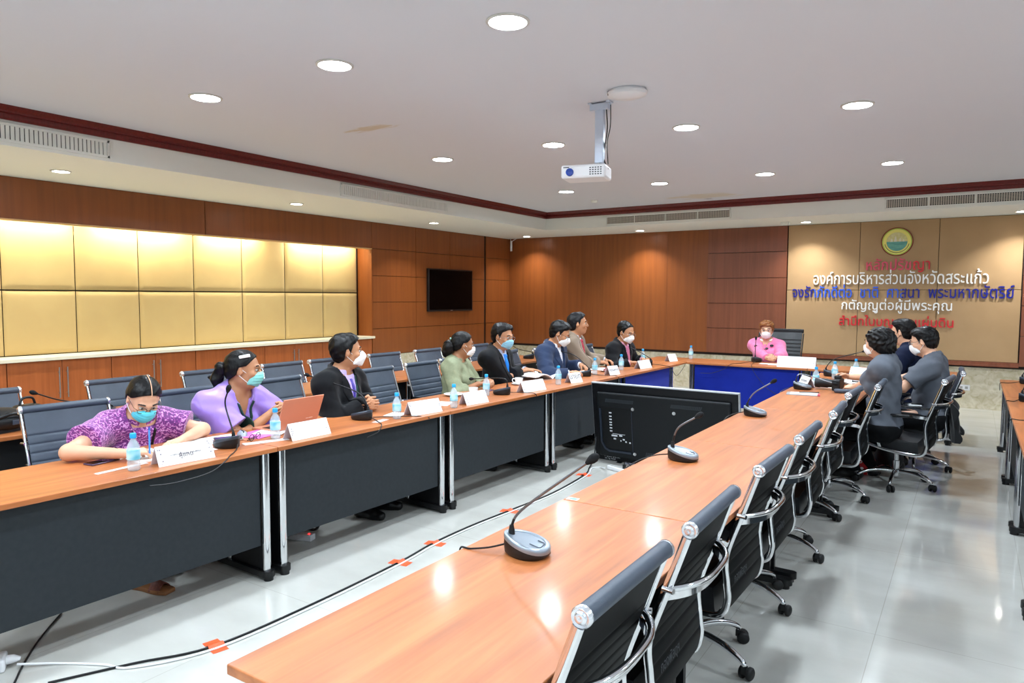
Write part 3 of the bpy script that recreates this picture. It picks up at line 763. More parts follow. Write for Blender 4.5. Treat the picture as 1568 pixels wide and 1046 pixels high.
for (y, dx, a), o in zip(((2.17, 0, .02), (3.0, .0, -.02), (3.71, .0, .0), (4.55, .01, .03), (5.48, -.02, -.03)), ords):
    dup(chair, (-1.02+dx, y, 0), PI+a, 'empty chair %s from the camera in the right row' % o, 'empty chairs along the right side of the centre tables')
dup(chair, (-.93, 6.08, 0), PI+.0, 'empty chair right beside the grey shirted woman holding the camera', 'empty chairs along the right side of the centre tables')
dup(chair, (-.50, 6.78, 0), PI-.1, 'chair under the woman in grey shirt and black trousers', 'occupied chairs on the right')
dup(chair, (-.42, 7.56, 0), PI+.04, 'chair under the man in grey polo shirt, black jacket over it', 'occupied chairs on the right')
dup(chair, (-.62, 8.28, 0), PI, 'chair hidden under the man in navy jacket', 'occupied chairs on the right')
gl = 'chairs along the left front tables'
for (x, y, a, lb) in ((-4.19, 2.03, -.06, 'chair behind the woman writing in purple blouse'), (-4.21, 2.83, 0, 'chair behind the woman in lavender blouse'),
                      (-4.22, 3.62, .04, 'chair behind the man in black jacket turned away'), (-4.12, 4.60, .03, 'empty chair between black jacket man and green blouse woman, close to the table'),
                      (-4.17, 5.30, .02, 'chair behind the woman in green blouse'), (-4.2, 5.86, 0, 'chair under the man with the bright blue tie'),
                      (-4.25, 7.08, .25, 'chair with dark back between blue tie man and navy suit man'),
                      (-4.2, 7.72, 0, 'chair under the man in brown jacket'), (-4.0, 8.42, 0, 'chair behind the man in black suit at the far end')):
    dup(chair, (x, y, 0), a, lb, gl)
gb = 'empty chairs along the left back tables'
for i, (y, z, a) in enumerate(((1.97, 0, 0), (2.90, 0, .02), (3.66, 0, 0), (4.46, 0, .03), (5.02, 0, 0), (5.85, .04, -.03), (6.62, .04, 0), (7.66, 0, .02))):
    lb = ['empty back row chair at the left photo edge', 'empty back row chair behind the purple woman', 'empty back row chair left of the lavender woman', 'empty back row chair right of the lavender woman',
          'empty back row chair touching the shoulder of the black jacket man', 'empty back row chair right of the black jacket man, against the wood wall', 'empty back row chair left of the green blouse woman',
          'empty back row chair behind the head of the blue tie man'][i]
    dup(chair, (-5.20, y, 0), a, lb, gb)
hc = make_chair('high backed black chair of the woman in pink', LEATHER_B, zb=1.12, xb=-.46, w=.62, high=True); hc.location = (-2.27, 10.02, 0); hc.rotation_euler[2] = -PI/2
for c in hc.children:
    if c.name.startswith('backrest'): pass
for (x, y, lb) in ((.78, 6.62, 'chair behind the right hand table, only its caster showing'), (.78, 5.95, 'chair behind the right hand table, nearer of two with casters showing')):
    dup(chair, (x, y, 0), PI, lb, 'chairs behind the right tables')

# ================================================================== TELEVISION standing on the floor, its back to the camera
t = thing('floor_television', 'large black television standing on the floor with its back to the camera', 'television', (-2.345, 6.19, .012))
t.rotation_euler = (math.radians(8.5), 0, math.radians(-.6))
TX = -.70, .70
MB().box(-.70, .70, -.02, .02, 0, .765).build('frame', M('tv_back_black', '#0b0c10', .4, spec=.3), t, bevel=.004)
e = MB(); e.box(-.706, .706, -.021, .014, .765, .774).box(-.706, -.70, -.008, .012, 0, .772).box(.70, .708, -.021, .014, 0, .774); e.build('silver_edge', M('silver_paint', '#b4b7bc', .3, .3), t)
hump = MB(); hump.box(-.64, .64, -.052, -.018, .05, .69); hb = hump.build('rear_cover', M('tv_cover', '#0d1013', .55, spec=.3, bump=.1, bscale=600), t, bevel=.02, seg=3)
rc = MB(); rc.box(-.60, -.285, -.0535, -.051, .12, .55); rc.build('connector_recess', M('tv_recess', '#090b0d', .5, spec=.3), hb, bevel=.001)
rd = MB(); rd.bar([(-.605, -.054, .53), (-.605, -.054, .20), (-.57, -.054, .135), (-.53, -.054, .115), (-.30, -.054, .115)], .018, .02, (0, -1, 0)); rd.bar([(-.285, -.054, .115), (-.285, -.054, .52)], .006, .006, (0, -1, 0)); rd.build('recess_lip', M('tv_lip', '#232b38', .35), hb)
pt = MB()
for z in (.49, .455, .425, .395, .37, .34, .31): pt.box(-.515, -.49, -.0555, -.0525, z, z+.012)
for (x0, x1, z) in ((-.50, -.44, .265), (-.42, -.39, .27), (-.48, -.455, .235), (-.385, -.365, .235), (-.36, -.345, .215), (-.41, -.40, .22), (-.32, -.305, .21)): pt.box(x0, x1, -.0555, -.0525, z, z+.014)
pt.box(-.49, -.36, -.0545, -.0525, .288, .292); pt.build('print_pattern', M('print_white', '#c9ccd0', .5), hb)
vt = MB()
for (x0, z0) in ((-.55, .60), (.10, .60), (-.16, .11), (.35, .11)):
    for i in range(18):
        for j in range(3): vt.box(x0+i*.016+j*.004, x0+i*.016+j*.004+.008, -.0545, -.051, z0+j*.012, z0+j*.012+.006)
vt.build('vent_slots', M('tv_slot', '#3a4148', .5), hb)
sc = MB()
for x, z in ((-.27, .55), (.13, .55), (-.27, .11), (.13, .11)): sc.lathe([(.016, 0), (.016, .004), (.008, .002), (.0, .004)], 14, T=Matrix.Translation((x, -.0515, z)) @ Matrix.Rotation(PI/2, 4, 'X'))
sc.build('mount_holes', STEEL, hb)
for s, w, z, x in (('Media ave.dc', .16, .035, -.60), ('avk  hg  kvsod', .11, .012, -.60)):
    me, mn, sy = text_mesh('back_lettering', s, w, None, .001, .0016, M('print_white'), bold=.1); l = link('back_lettering', me, t, (x, -.0205, z))
for s in (-.45, .45):
    f = MB(); f.bar([(s, .02, .45), (s, .19, .45-.11)], .04, .004, (0, 0, 1)); f.bar([(s, -.06, -.012+.0), (s, .17, .02)], .05, .008, (0, 0, 1)); f.build('stand_foot', BLACKM, t)
# ================================================================== MICROPHONES
MICG = 'gooseneck microphones on the tables'
def make_mic(label, loc, user, neck, dark=False):
    """loc on the table; user = angle towards the speaker; neck = world points from the socket to the tip."""
    t = thing('gooseneck_microphone', label, 'microphone', loc, user)
    n = 32
    def out(a, rx, ry):   # egg shaped outline, the round end to the user
        return rx*math.cos(a), ry*math.sin(a)*(1-.18*math.cos(a)*-1)
    rings = []
    for sc, zf in ((.86, 0), (.97, .008), (1.0, .022), (.985, .040)):
        rings.append([(out(2*PI*i/n, .080*sc, .066*sc)[0], out(2*PI*i/n, .080*sc, .066*sc)[1], zf + (0 if zf < .02 else (-.25*out(2*PI*i/n, .080, .066)[0])*(zf/.04))) for i in range(n)])
    vs = [p for r in rings for p in r]; fs = [(j*n+i, j*n+(i+1) % n, (j+1)*n+(i+1) % n, (j+1)*n+i) for j in range(3) for i in range(n)]
    b = MB(); b.add(vs, fs, 0, True); b.add(rings[0], [tuple(reversed(range(n)))]); b.add(rings[3], [tuple(range(n))]); b.build('base', BLACKP, t)
    tp = []
    for sc, dz in ((.992, .034), (1.005, .040), (.99, .0495), (.93, .053), (.80, .0525), (.76, .049)):
        tp.append([(.080*sc*math.cos(2*PI*i/n), out(2*PI*i/n, .08*sc, .066*sc)[1], dz-.25*.080*sc*math.cos(2*PI*i/n)) for i in range(n)])
    d = MB(); d.add([p for r in tp for p in r], [(j*n+i, j*n+(i+1) % n, (j+1)*n+(i+1) % n, (j+1)*n+i) for j in range(5) for i in range(n)], 0, True)
    d.add(tp[-1], [tuple(range(n))]); dk = d.build('deck', M('mic_deck_silver', '#8f99a3', .28, .55) if not dark else M('mic_deck_dark', '#3f4752', .3, .3), t)
    k = MB(); k.tube([(.020, -.024, .046), (.052, -.024, .038), (.056, -.018, .037), (.056, .018, .037), (.052, .024, .038), (.030, .024, .0435)], .0016, 6); k.build('talk_button', M('button_grey', '#4a525c', .4), dk)
    inv = Matrix.Translation(loc) @ Matrix.Rotation(user, 4, 'Z'); inv = inv.inverted()
    P = [inv @ Vector(p) for p in neck]
    P[0] = Vector((-.055, 0, .058))
    s = MB(); s.lathe([(.012, .05), (.010, .075), (.007, .092)], 14, T=Matrix.Translation((-.055, 0, 0))); s.build('socket', BLACKP, t)
    path = catmull([P[0], P[0]+Vector((0, 0, .03))] + P[2:], 8) if len(P) > 3 else catmull(P, 8)
    h = len(path)//2
    g = MB(); g.tube(path[:h+1], .0048, 8); g.build('flexible_neck', BLACKM, t)
    g = MB(); g.tube(path[h:], .0046, 8); g.build('stem', GUN if not dark else BLACKM, t)
    dr = (Vector(path[-1])-Vector(path[-3])).normalized(); e = Vector(path[-1]); 
    f = MB(); f.tube([e-dr*.012, e+dr*.002, e+dr*.012, e+dr*.024, e+dr*.034, e+dr*.039], [.006, .0115, .0145, .0145, .010, .003], 12); f.build('foam_head', M('foam_black', '#0b0b0e', .9), t)
    return t
def cable(name, label, pts, r, mat, group=None, sm=6):
    o = MB().tube(catmull(pts, sm), r, 7).build(name, mat); return tag(o, label, 'cable', group)
Z = TH
for lb, loc, user, neck, dk in (
    ('silver gooseneck microphone nearest the camera on the centre table', (-1.20, 1.93, Z), .15, [(-1.26, 1.93, .81), (-1.262, 1.93, .83), (-1.21, 1.93, .905), (-.985, 1.95, 1.085)], False),
    ('silver gooseneck microphone second on the centre tables, before the floor television', (-1.235, 3.52, Z), .1, [(-1.298, 3.52, .80), (-1.288, 3.52, .842), (-1.262, 3.52, .917), (-1.165, 3.52, .985)], False),
    ('silver gooseneck microphone third on the centre tables, before the blue panel', (-1.275, 5.13, Z), .1, [(-1.33, 5.13, .80), (-1.325, 5.13, .864), (-1.284, 5.13, .915), (-1.165, 5.13, 1.0)], False),
    ('gooseneck microphone lying over by the folded papers', (-1.29, 6.87, Z), .1, [(-1.36, 6.87, .82), (-1.353, 6.87, .862), (-1.297, 6.87, .892), (-1.03, 6.87, .825)], False),
    ('long gooseneck microphone pointing at the grey shirted woman', (-1.25, 8.2, Z), .0, [(-1.30, 8.2, .82), (-1.27, 8.2, .883), (-1.223, 8.2, .935), (-.95, 8.2, 1.03)], True),
    ('upright gooseneck microphone before the lavender woman', (-3.46, 2.39, Z), PI, [(-3.524, 2.4, .8), (-3.52, 2.4, .851), (-3.487, 2.4, .984), (-3.46, 2.4, 1.065)], True),
    ('gooseneck microphone slanting before the man in black jacket', (-3.48, 3.45, Z), PI, [(-3.43, 3.45, .81), (-3.44, 3.45, .876), (-3.54, 3.45, .937), (-4.02, 3.45, 1.017)], True),
    ('gooseneck microphone bent flat before the green blouse woman', (-3.375, 5.01, Z), PI, [(-3.32, 5.01, .81), (-3.322, 5.01, .865), (-3.37, 5.01, .89), (-3.69, 5.01, .864)], True),
    ('gooseneck microphone before the man in navy suit', (-3.44, 6.67, Z), PI, [(-3.39, 6.67, .815), (-3.41, 6.67, .89), (-3.556, 6.67, .965), (-3.72, 6.67, 1.0)], True),
    ('gooseneck microphone before the man in black suit', (-3.34, 8.13, Z), PI, [(-3.29, 8.13, .79), (-3.34, 8.13, .869), (-3.46, 8.13, .928), (-3.62, 8.13, .986)], True),
    ('upright microphone before the woman in pink', (-2.345, 9.42, Z), PI/2, [(-2.35, 9.35, .8), (-2.35, 9.36, .867), (-2.352, 9.39, .953), (-2.356, 9.42, 1.045)], True),
    ('back row microphone rising left of the purple woman', (-5.02, 2.52, Z), PI, [(-4.96, 2.52, .8), (-4.97, 2.45, .83), (-5.0, 2.25, .895), (-5.0, 2.08, .965)], True),
    ('back row microphone showing between purple and lavender women', (-5.02, 3.62, Z), PI, [(-4.96, 3.62, .8), (-4.97, 3.56, .83), (-5.0, 3.44, .90), (-5.0, 3.33, .943)], True),
    ('back row microphone beyond the shoulder of the blue tie man', (-5.02, 8.1, Z), PI, [(-4.96, 8.1, .8), (-4.97, 8.0, .82), (-5.0, 7.8, .90), (-5.0, 7.60, .985)], True),
    ('black microphone on the right hand table, at the photo edge', (.42, 7.1, Z), PI*0, [(.36, 7.1, .8), (.37, 7.1, .86), (.42, 7.1, .92), (.6, 7.1, 1.0)], True),
    ('black microphone at the far end of the right hand table', (.49, 8.58, Z), PI*0, [(.43, 8.58, .8), (.44, 8.58, .86), (.5, 8.58, .92), (.7, 8.58, 1.0)], True)):
    make_mic(lb, loc, user, neck, dk)['group'] = MICG
CG = 'microphone cables'
zc = Z+.004
for lb, pts in (
    ('black cable hanging from the upright microphone over the left table edge', [(-3.385, 2.40, zc+.02), (-3.34, 2.36, zc), (-3.24, 2.25, zc), (-3.215, 2.2, zc-.02), (-3.20, 2.1, .70), (-3.20, 1.92, .69), (-3.21, 1.8, .70)]),
    ('black cable hanging from the microphone of the black jacket man', [(-3.405, 3.45, zc+.02), (-3.30, 3.42, zc), (-3.215, 3.36, zc), (-3.185, 3.30, .72), (-3.185, 3.2, .70)]),
    ('thin black cable lying right of the black jacket man microphone', [(-3.40, 3.47, zc+.015), (-3.33, 3.58, zc+.01), (-3.24, 3.74, zc), (-3.19, 3.82, zc-.02)]),
    ('black cable from the microphone before the green blouse woman', [(-3.30, 5.02, zc+.02), (-3.22, 5.12, zc+.01), (-3.165, 5.2, zc), (-3.145, 5.22, .72)]),
    ('black cable from the navy suit man microphone to the table edge', [(-3.37, 6.67, zc+.02), (-3.25, 6.78, zc+.005), (-3.15, 6.85, zc), (-3.115, 6.86, .72)]),
    ('cable drooping before the blue panel near the black suit man', [(-3.26, 8.13, zc+.02), (-3.12, 8.2, zc), (-3.07, 8.25, .73), (-3.055, 8.4, .62), (-3.06, 8.6, .66), (-3.08, 8.8, .73)]),
    ('cable drooping left from the microphone of the woman in pink', [(-2.36, 9.345, zc+.015), (-2.45, 9.1, zc), (-2.52, 8.89, zc), (-2.6, 8.86, .69), (-2.75, 8.86, .63), (-2.9, 8.86, .62)]),
    ('cable falling right from the microphone of the woman in pink', [(-2.33, 9.345, zc+.015), (-2.30, 9.05, zc), (-2.27, 8.885, zc), (-2.22, 8.86, .66), (-2.08, 8.85, .50), (-1.95, 8.84, .42)]),
    ('black cable behind the nearest centre microphone', [(-1.275, 1.92, zc+.02), (-1.32, 1.88, zc+.01), (-1.38, 1.86, zc), (-1.42, 1.86, zc-.005), (-1.425, 1.86, .70)]),
    ('black cable looping behind the second centre microphone', [(-1.31, 3.51, zc+.02), (-1.36, 3.44, zc+.02), (-1.405, 3.33, zc+.006), (-1.425, 3.2, zc-.02), (-1.425, 3.1, .66)]),
    ('black cable looping behind the third centre microphone', [(-1.35, 5.12, zc+.02), (-1.39, 5.05, zc+.015), (-1.42, 4.92, zc), (-1.425, 4.82, .70)]),
    ('black cable behind the microphone by the folded papers', [(-1.365, 6.86, zc+.02), (-1.40, 6.75, zc+.01), (-1.424, 6.6, zc-.01), (-1.425, 6.5, .70)]),
    ('black cable on the right hand table by the photo edge', [(.35, 7.1, zc+.015), (.31, 7.05, zc), (.26, 7.05, zc), (.25, 6.95, .74), (.25, 6.9, .70)]),
    ('black cable on the far right hand table', [(.42, 8.58, zc+.015), (.33, 8.55, zc), (.26, 8.52, zc), (.25, 8.45, .73), (.25, 8.4, .69)]),
    ('black loop of cable over the edge of the right hand table', [(.40, 6.0, zc), (.30, 5.98, zc), (.256, 6.0, zc), (.246, 6.05, .73), (.25, 6.12, .71)])):
    cable('microphone_cable', lb, pts, .0032, BLACKP, CG)

# ================================================================== BOTTLES
BG = 'small water bottles on the tables'
def make_bottle(label, loc):
    t = thing('water_bottle', label, 'bottle', loc, 0, BG)
    pr = [(0, .0), (.026, 0), (.0295, .006), (.0295, .03), (.028, .034), (.0295, .038), (.028, .044), (.0297, .05), (.0297, .105), (.0285, .115), (.024, .130), (.014, .146), (.0125, .150), (.0125, .162)]
    MB().lathe(pr, 24).build('bottle_body', PET, t)
    MB().lathe([(0, .003), (.024, .003), (.0272, .008), (.0272, .10), (.0, .10)], 20).build('water', M('water', '#d5e8f2', .05, alpha=.18), t)
    MB().lathe([(.0302, .055), (.0304, .056), (.0304, .102), (.0302, .103)], 28).build('bottle_label', LABEL, t)
    MB().lathe([(.0, .182), (.012, .182), (.0148, .179), (.0152, .160), (.0148, .158), (.0, .158)], 20).build('cap', BLUECAP, t)
    return t
bt = make_bottle('water bottle with blue cap beside the purple woman card', (-3.37, 1.815, Z))
for lb, x, y in (('water bottle before the copper laptop', -3.43, 2.69), ('water bottle right of the clasped hands of the black jacket man', -3.30, 3.60), ('water bottle by the table seam left of the green woman card', -3.27, 4.20),
                 ('water bottle before the hands of the green blouse woman', -3.45, 4.88), ('water bottle before the open white book', -3.31, 5.88), ('water bottle beside the navy suit man microphone', -3.41, 6.86),
                 ('water bottle left of the black suit man', -3.37, 7.46), ('water bottle behind the black suit man microphone', -3.50, 8.40), ('water bottle alone at the left end of the head table', -3.20, 9.36),
                 ('water bottle nearest on the far centre table among papers', -1.235, 7.22), ('water bottle in the middle of the far centre table', -1.18, 7.95), ('water bottle at the far end of the centre table', -1.04, 8.42)):
    dup(bt, (x, y, Z), random.random()*6, lb)

# ================================================================== NAME CARDS (tent folded)
CGp = 'folded white name cards'
def make_card(label, loc, rz, w=.26, h=.095, name=None, sub=None, back=False):
    t = thing('name_card', label, 'name card', loc, rz, CGp)
    d = .045; th = .0012
    f = MB().add([(d, -w/2, 0), (d, w/2, 0), (0, w/2, h), (0, -w/2, h), (d-th*2, -w/2, 0), (d-th*2, w/2, 0), (-th, w/2, h-th), (-th, -w/2, h-th)], [(0, 1, 2, 3), (7, 6, 5, 4), (0, 3, 7, 4), (1, 5, 6, 2), (3, 2, 6, 7), (0, 4, 5, 1)]).build('front_leaf', PAPER, t)
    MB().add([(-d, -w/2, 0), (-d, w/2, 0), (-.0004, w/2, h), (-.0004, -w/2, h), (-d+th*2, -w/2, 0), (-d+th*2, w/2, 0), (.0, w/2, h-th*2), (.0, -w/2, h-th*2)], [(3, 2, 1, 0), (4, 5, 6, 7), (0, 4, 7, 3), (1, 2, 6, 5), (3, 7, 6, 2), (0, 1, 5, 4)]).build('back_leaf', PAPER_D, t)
    tilt = math.atan2(d, h)
    def put(s, wid, u, hh=None):
        me, mn, sy = text_mesh('lettering', s, wid, hh, .0006, .0012 if wid > .1 else .0009, M('ink', '#4a4250', .6), bold=.05)
        l = link('lettering', me, f); l.location = (d*(1-u)+.0008, -wid/2, h*u); l.rotation_euler = (-tilt, 0, PI/2)
    if name: put(name, .155, .42)
    if sub: put(sub, .07, .25)
    dots = MB(); rd = random.Random(int(abs(loc[1])*1000))
    for i in range(10):
        y = (-1 if i % 2 else 1)*(w/2-.008-.018*rd.random()); u = .1+.8*rd.random(); x = d*(1-u)+.0006; z = h*u; s = .0018+.002*rd.random()
        dots.box(x-.0004, x+.0006, y-s, y+s, z-s, z+s)
    dots.build('dot_pattern', M('card_dots', '#8d8796', .6), f)
    return t
Z0 = Z+.0005
for lb, x, y, rz, w, nm, sb in (
    ('name card with handwritten Thai name before the purple woman', -3.35, 2.06, -.10, .29, 'นางภาวพาชวัญ พรมพงษ์', 'ผู้แทน'), ('name card before the copper laptop', -3.325, 2.84, -.02, .29, None, None),
    ('name card right of the black jacket man', -3.30, 3.88, -.12, .30, None, None), ('name card before the green blouse woman', -3.28, 4.47, -.1, .26, None, None),
    ('name card before the white cup of the blue tie man', -3.29, 5.36, -.12, .32, None, None), ('small name card left of the navy suit man microphone', -3.27, 6.12, -.25, .17, 'นายก', None),
    ('name card with printed lines before the brown jacket man', -3.26, 6.98, -.25, .17, 'กรรมการ', None), ('name card before the black suit man', -3.25, 7.82, -.15, .26, None, None),
    ('small tilted name card on the corner table', -3.30, 8.88, -.35, .16, None, None)):
    make_card(lb, (x, y, Z0), rz, w, .095, nm, sb)
make_card('wide white name card before the woman in pink', (-1.76, 8.98, Z0), -PI/2, .44, .13)
make_card('name card turned away beside the folded papers', (-1.30, 7.10, Z0), PI+.5, .24, .10, 'ผู้อำนวยการ', None)
make_card('name card lying back in the middle of the far centre table', (-1.24, 8.36, Z0), PI+.3, .22, .08, 'กองช่าง', None)
make_card('plain name card beside the grey polo man', (-.98, 8.22, Z0), PI+1.1, .2, .11)

# ================================================================== PAPERS, PHONES, CUPS AND SO ON
def slab(name, label, cat, loc, rz, sx, sy, sz, mat, bevel=.0, group=None):
    o = MB().box(-sx/2, sx/2, -sy/2, sy/2, 0, sz).build(name, mat, loc=loc, rz=rz, bevel=bevel); return tag(o, label, cat, group)
t = thing('mobile_phone', 'dark purple mobile phone by the elbow of the purple woman', 'phone', (-3.66, 1.81, Z0), .15)
MB().box(-.036, .036, -.075, .075, 0, .008).build('case', M('phone_purple', '#4b3a52', .3), t, bevel=.003); MB().box(-.032, .032, -.07, .07, .008, .0086).build('screen', M('phone_glass', '#08080c', .08), t)
slab('plastic_ruler', 'clear plastic strip lying by the nearest left bottle', 'ruler', (-3.45, 1.80, Z0), .1, .03, .26, .002, M('frosted_strip', '#e5e0de', .25))
t = thing('document', 'white form under the hand of the purple woman', 'paper', (-3.57, 2.12, Z0), -.1); MB().box(-.105, .105, -.21, .21, 0, .002).build('sheets', PAPER, t)
ln = MB(); [ln.box(-.08+.012*i, -.078+.012*i, -.12, .17, .002, .0024) for i in range(13)]; ln.build('print_lines', M('card_dots'), t)
t = thing('document', 'paper with coloured bars lying behind the mobile phone', 'paper', (-3.70, 1.99, Z0+.001), .1); MB().box(-.05, .05, -.14, .14, 0, .0015).build('sheet', PAPER, t)
b = MB(); b.box(-.03, .0, -.06, -.02, .0015, .002, 0); b.box(-.03, 0, .0, .04, .0015, .002, 1); b.build('bars', [M('bar_violet', '#8c7ac0', .6), M('bar_yellow', '#e0d24a', .6)], t)
t = thing('notebook', 'white notebook beside the left arm of the purple woman', 'notebook', (-3.66, 2.46, Z0), -.15); MB().box(-.08, .08, -.12, .12, 0, .012).build('cover', PAPER, t, bevel=.002); MB().box(.03, .06, -.05, .05, .012, .0125).build('cover_print', M('card_dots'), t)
t = thing('mobile_phone', 'black mobile phone before the lavender woman', 'phone', (-3.60, 2.49, Z0+.0125), -.5)
MB().box(-.036, .036, -.075, .075, 0, .008).build('case', BLACKP, t, bevel=.003); MB().box(-.032, .032, -.07, .07, .008, .0086).build('screen', M('phone_glass'), t)
t = thing('computer_mouse', 'silver and black computer mouse behind the upright microphone', 'mouse', (-3.66, 2.63, Z0), -.4)
MB().lathe([(.0, .032), (.018, .030), (.032, .018), (.036, .004), (.034, 0), (0, 0)], 24, sx=1.45, sy=.85).build('shell', GREYP, t); MB().box(-.03, .035, -.004, .004, .022, .0325).build('wheel_strip', BLACKP, t)
slab('folder', 'magenta folder before the lavender woman', 'folder', (-3.62, 2.73, Z0), .2, .2, .26, .003, M('magenta_folder', '#d86ac0', .5))
t = thing('document', 'white papers on the magenta folder', 'paper', (-3.62, 2.84, Z0+.004), .5); MB().box(-.09, .09, -.13, .13, 0, .004).build('sheets', PAPER, t); MB().box(-.02, .02, .02, .06, .004, .0045).build('red_stamp', M('stamp_red', '#c8404a', .6), t)
t = thing('eyeglasses', 'folded black eyeglasses lying by the laptop bottle', 'glasses', (-3.50, 2.60, Z0), .4)
g = MB()
for s in (-1, 1): g.tube([(.0, s*.035+.024*math.cos(a), .018+.018*math.sin(a)) for a in np.linspace(0, 2*PI, 18)[:-1]], .0022, 6, closed=True)
g.tube([(0, -.011, .022), (0, .011, .022)], .002, 6); g.build('rims', BLACKP, t)
g = MB(); g.tube([(0, .06, .024), (-.01, .05, .01), (-.02, -.05, .004)], .0022, 6); g.tube([(0, -.06, .024), (-.014, -.05, .014), (-.03, .05, .008)], .0022, 6); g.build('temples', BLACKP, t)
slab('plastic_sleeve', 'clear plastic wrapper under the laptop bottle', 'wrapper', (-3.40, 2.60, Z0), -.3, .06, .26, .0012, M('frosted_strip'))
# laptop: opened towards the man in black jacket, its copper lid to the camera
t = thing('laptop', 'open copper laptop with its lid back to the camera', 'laptop', (-3.565, 2.955, Z0), .02)
MB().box(-.22, 0, -.16, .16, 0, .014).build('base', M('copper_lid', '#d28b6e', .4, .15), t, bevel=.003)
MB().box(-.15, -.03, -.14, .14, .014, .0152).build('keyboard', BLACKP, t)
T = Matrix.Translation((-.002, 0, .012)) @ Matrix.Rotation(math.radians(22), 4, 'Y')
ld = MB().box(0, .007, -.16, .16, 0, .215, T=T).build('lid', M('copper_lid'), t, bevel=.002)
MB().box(-.001, -.0003, -.15, .15, .012, .205, T=T).build('screen', M('phone_glass'), ld)
MB().box(.0071, .0078, .055, .075, .058, .062, T=T).box(.0071, .0078, .078, .11, .058, .063, T=T).build('lid_mark', M('lid_print', '#e8cfc4', .4), ld)
t = thing('pen', 'blue pen held upright by the purple woman', 'pen', (-3.53, 1.985, .80)); t.rotation_euler = (math.radians(-8), math.radians(-14), 0)
MB().tube([(0, 0, -.03), (0, 0, .10)], .0045, 10).build('barrel', M('pen_blue', '#3d83d8', .3), t); MB().tube([(0, 0, -.045), (0, 0, -.03)], [.001, .004], 10).build('tip', STEEL, t); MB().tube([(0, 0, .10), (0, 0, .115)], .0048, 10).build('cap', M('pen_cap', '#1f4fa8', .3), t)
slab('document', 'white slip beside the bottle of the black jacket man', 'paper', (-3.42, 3.72, Z0), .3, .12, .16, .002, PAPER)
slab('plastic_sleeve', 'clear wrapper left of the bottle of the black jacket man', 'wrapper', (-3.33, 3.47, Z0), .2, .05, .14, .001, M('frosted_strip'))
slab('document', 'white folded paper left of the green woman card', 'paper', (-3.46, 4.30, Z0), .4, .13, .2, .003, PAPER)
slab('plastic_sleeve', 'clear wrapper lying flat by the table seam', 'wrapper', (-3.36, 3.98, Z0), -.2, .05, .22, .001, M('frosted_strip'))
def plate(label, loc, snack, n=7):
    t = thing('snack_plate', label, 'plate', loc); MB().lathe([(0, 0), (.045, 0), (.05, .004), (.085, .016), (.086, .019), (.05, .008), (0, .006)], 32).build('dish', CERAMIC, t)
    for i in range(n):
        a = i*2.4; r = .012+.026*((i*.37) % 1); s = MB().ell((r*math.cos(a), r*math.sin(a), .017+.006*(i % 2)), (.016, .013, .011), 10, 6); s.build('snack', snack, t)
    return t
def cup(label, loc, rz):
    t = thing('tea_cup', label, 'cup', loc, rz)
    MB().lathe([(0, .005), (.022, .005), (.024, 0), (.03, .012), (.038, .04), (.041, .062), (.0385, .062), (.035, .04), (.026, .014), (0, .010)], 28).build('bowl', CERAMIC, t)
    MB().tube(catmull([(.036, 0, .05), (.056, 0, .052), (.062, 0, .035), (.05, 0, .018), (.032, 0, .018)], 5), .0045, 8).build('handle', CERAMIC, t)
    MB().lathe([(0, .034), (.0365, .034)], 24).build('tea', M('tea', '#7a4a22', .1), t)
    return t
PL = M('snack_brown', '#7a5a3c', .6, col2='#b08a60', nscale=60); PR = M('snack_red', '#6a1626', .4, col2='#8c2c38', nscale=50)
plate('white snack plate before the green blouse woman', (-3.66, 4.70, Z0), PL); 
for lb, x, y, rz in (('white tea cup before the green blouse woman', -3.55, 4.83, 2.2), ('white tea cup with handle before the blue tie man', -3.62, 5.66, 3.6)):
    MBs = thing('saucer', 'saucer under the ' + lb, 'saucer', (x, y, Z0)); MB().lathe([(0, 0), (.04, 0), (.07, .010), (.071, .012), (.04, .004), (0, .003)], 28).build('dish', CERAMIC, MBs); cup(lb, (x, y, Z0+.0035), rz)
plate('white plate with dark red fruit beside the open book', (-3.45, 5.70, Z0), PR); plate('white plate with dark red fruit before the brown jacket man', (-3.44, 7.22, Z0), PR)
t = thing('mobile_phone', 'dark mobile phone under the hands of the green blouse woman', 'phone', (-3.60, 5.10, Z0), .2); MB().box(-.036, .036, -.075, .075, 0, .009).build('case', M('phone_purple'), t, bevel=.003)
# open book
t = thing('open_book', 'large open white book under the hand of the blue tie man', 'book', (-3.70, 6.22, Z0), -.12)
MB().box(-.15, .15, -.30, .30, 0, .004).build('cover', M('book_cover', '#b98f7e', .5), t)
for s in (-1, 1):
    MB().grid(lambda u, v, s=s: (-.145+.29*u, s*(.002+.29*v), .012+.065*(math.sin(min(1, v*1.25)*PI*.78)**.8)*(1-.15*u)), 10, 24, thick=.010).build('page_block', PAPER, t)
slab('document', 'white papers between brown jacket and black suit men', 'paper', (-3.66, 7.42, Z0), .5, .2, .3, .004, PAPER); slab('document', 'white sheet before the brown jacket man', 'paper', (-3.62, 6.98, Z0), -.2, .2, .28, .003, PAPER)
t = thing('wrist_watch', 'dark watch lying before the brown jacket man', 'watch', (-3.60, 7.66, Z0), .4); MB().tube([(.03*math.cos(a), .024*math.sin(a), .012) for a in np.linspace(0, 2*PI, 20)[:-1]], .006, 6, closed=True).build('strap', BLACKP, t); MB().lathe([(0, .012), (.014, .012), (.014, 0), (0, 0)], 16, T=Matrix.Translation((.03, 0, .008))).build('face', STEEL, t)
slab('document', 'white sheet under the arm of the woman in pink', 'paper', (-1.98, 9.20, Z0), .1, .3, .2, .003, PAPER); slab('document', 'small white slip beside the pink woman microphone', 'paper', (-2.18, 9.22, Z0), .0, .14, .12, .002, PAPER)
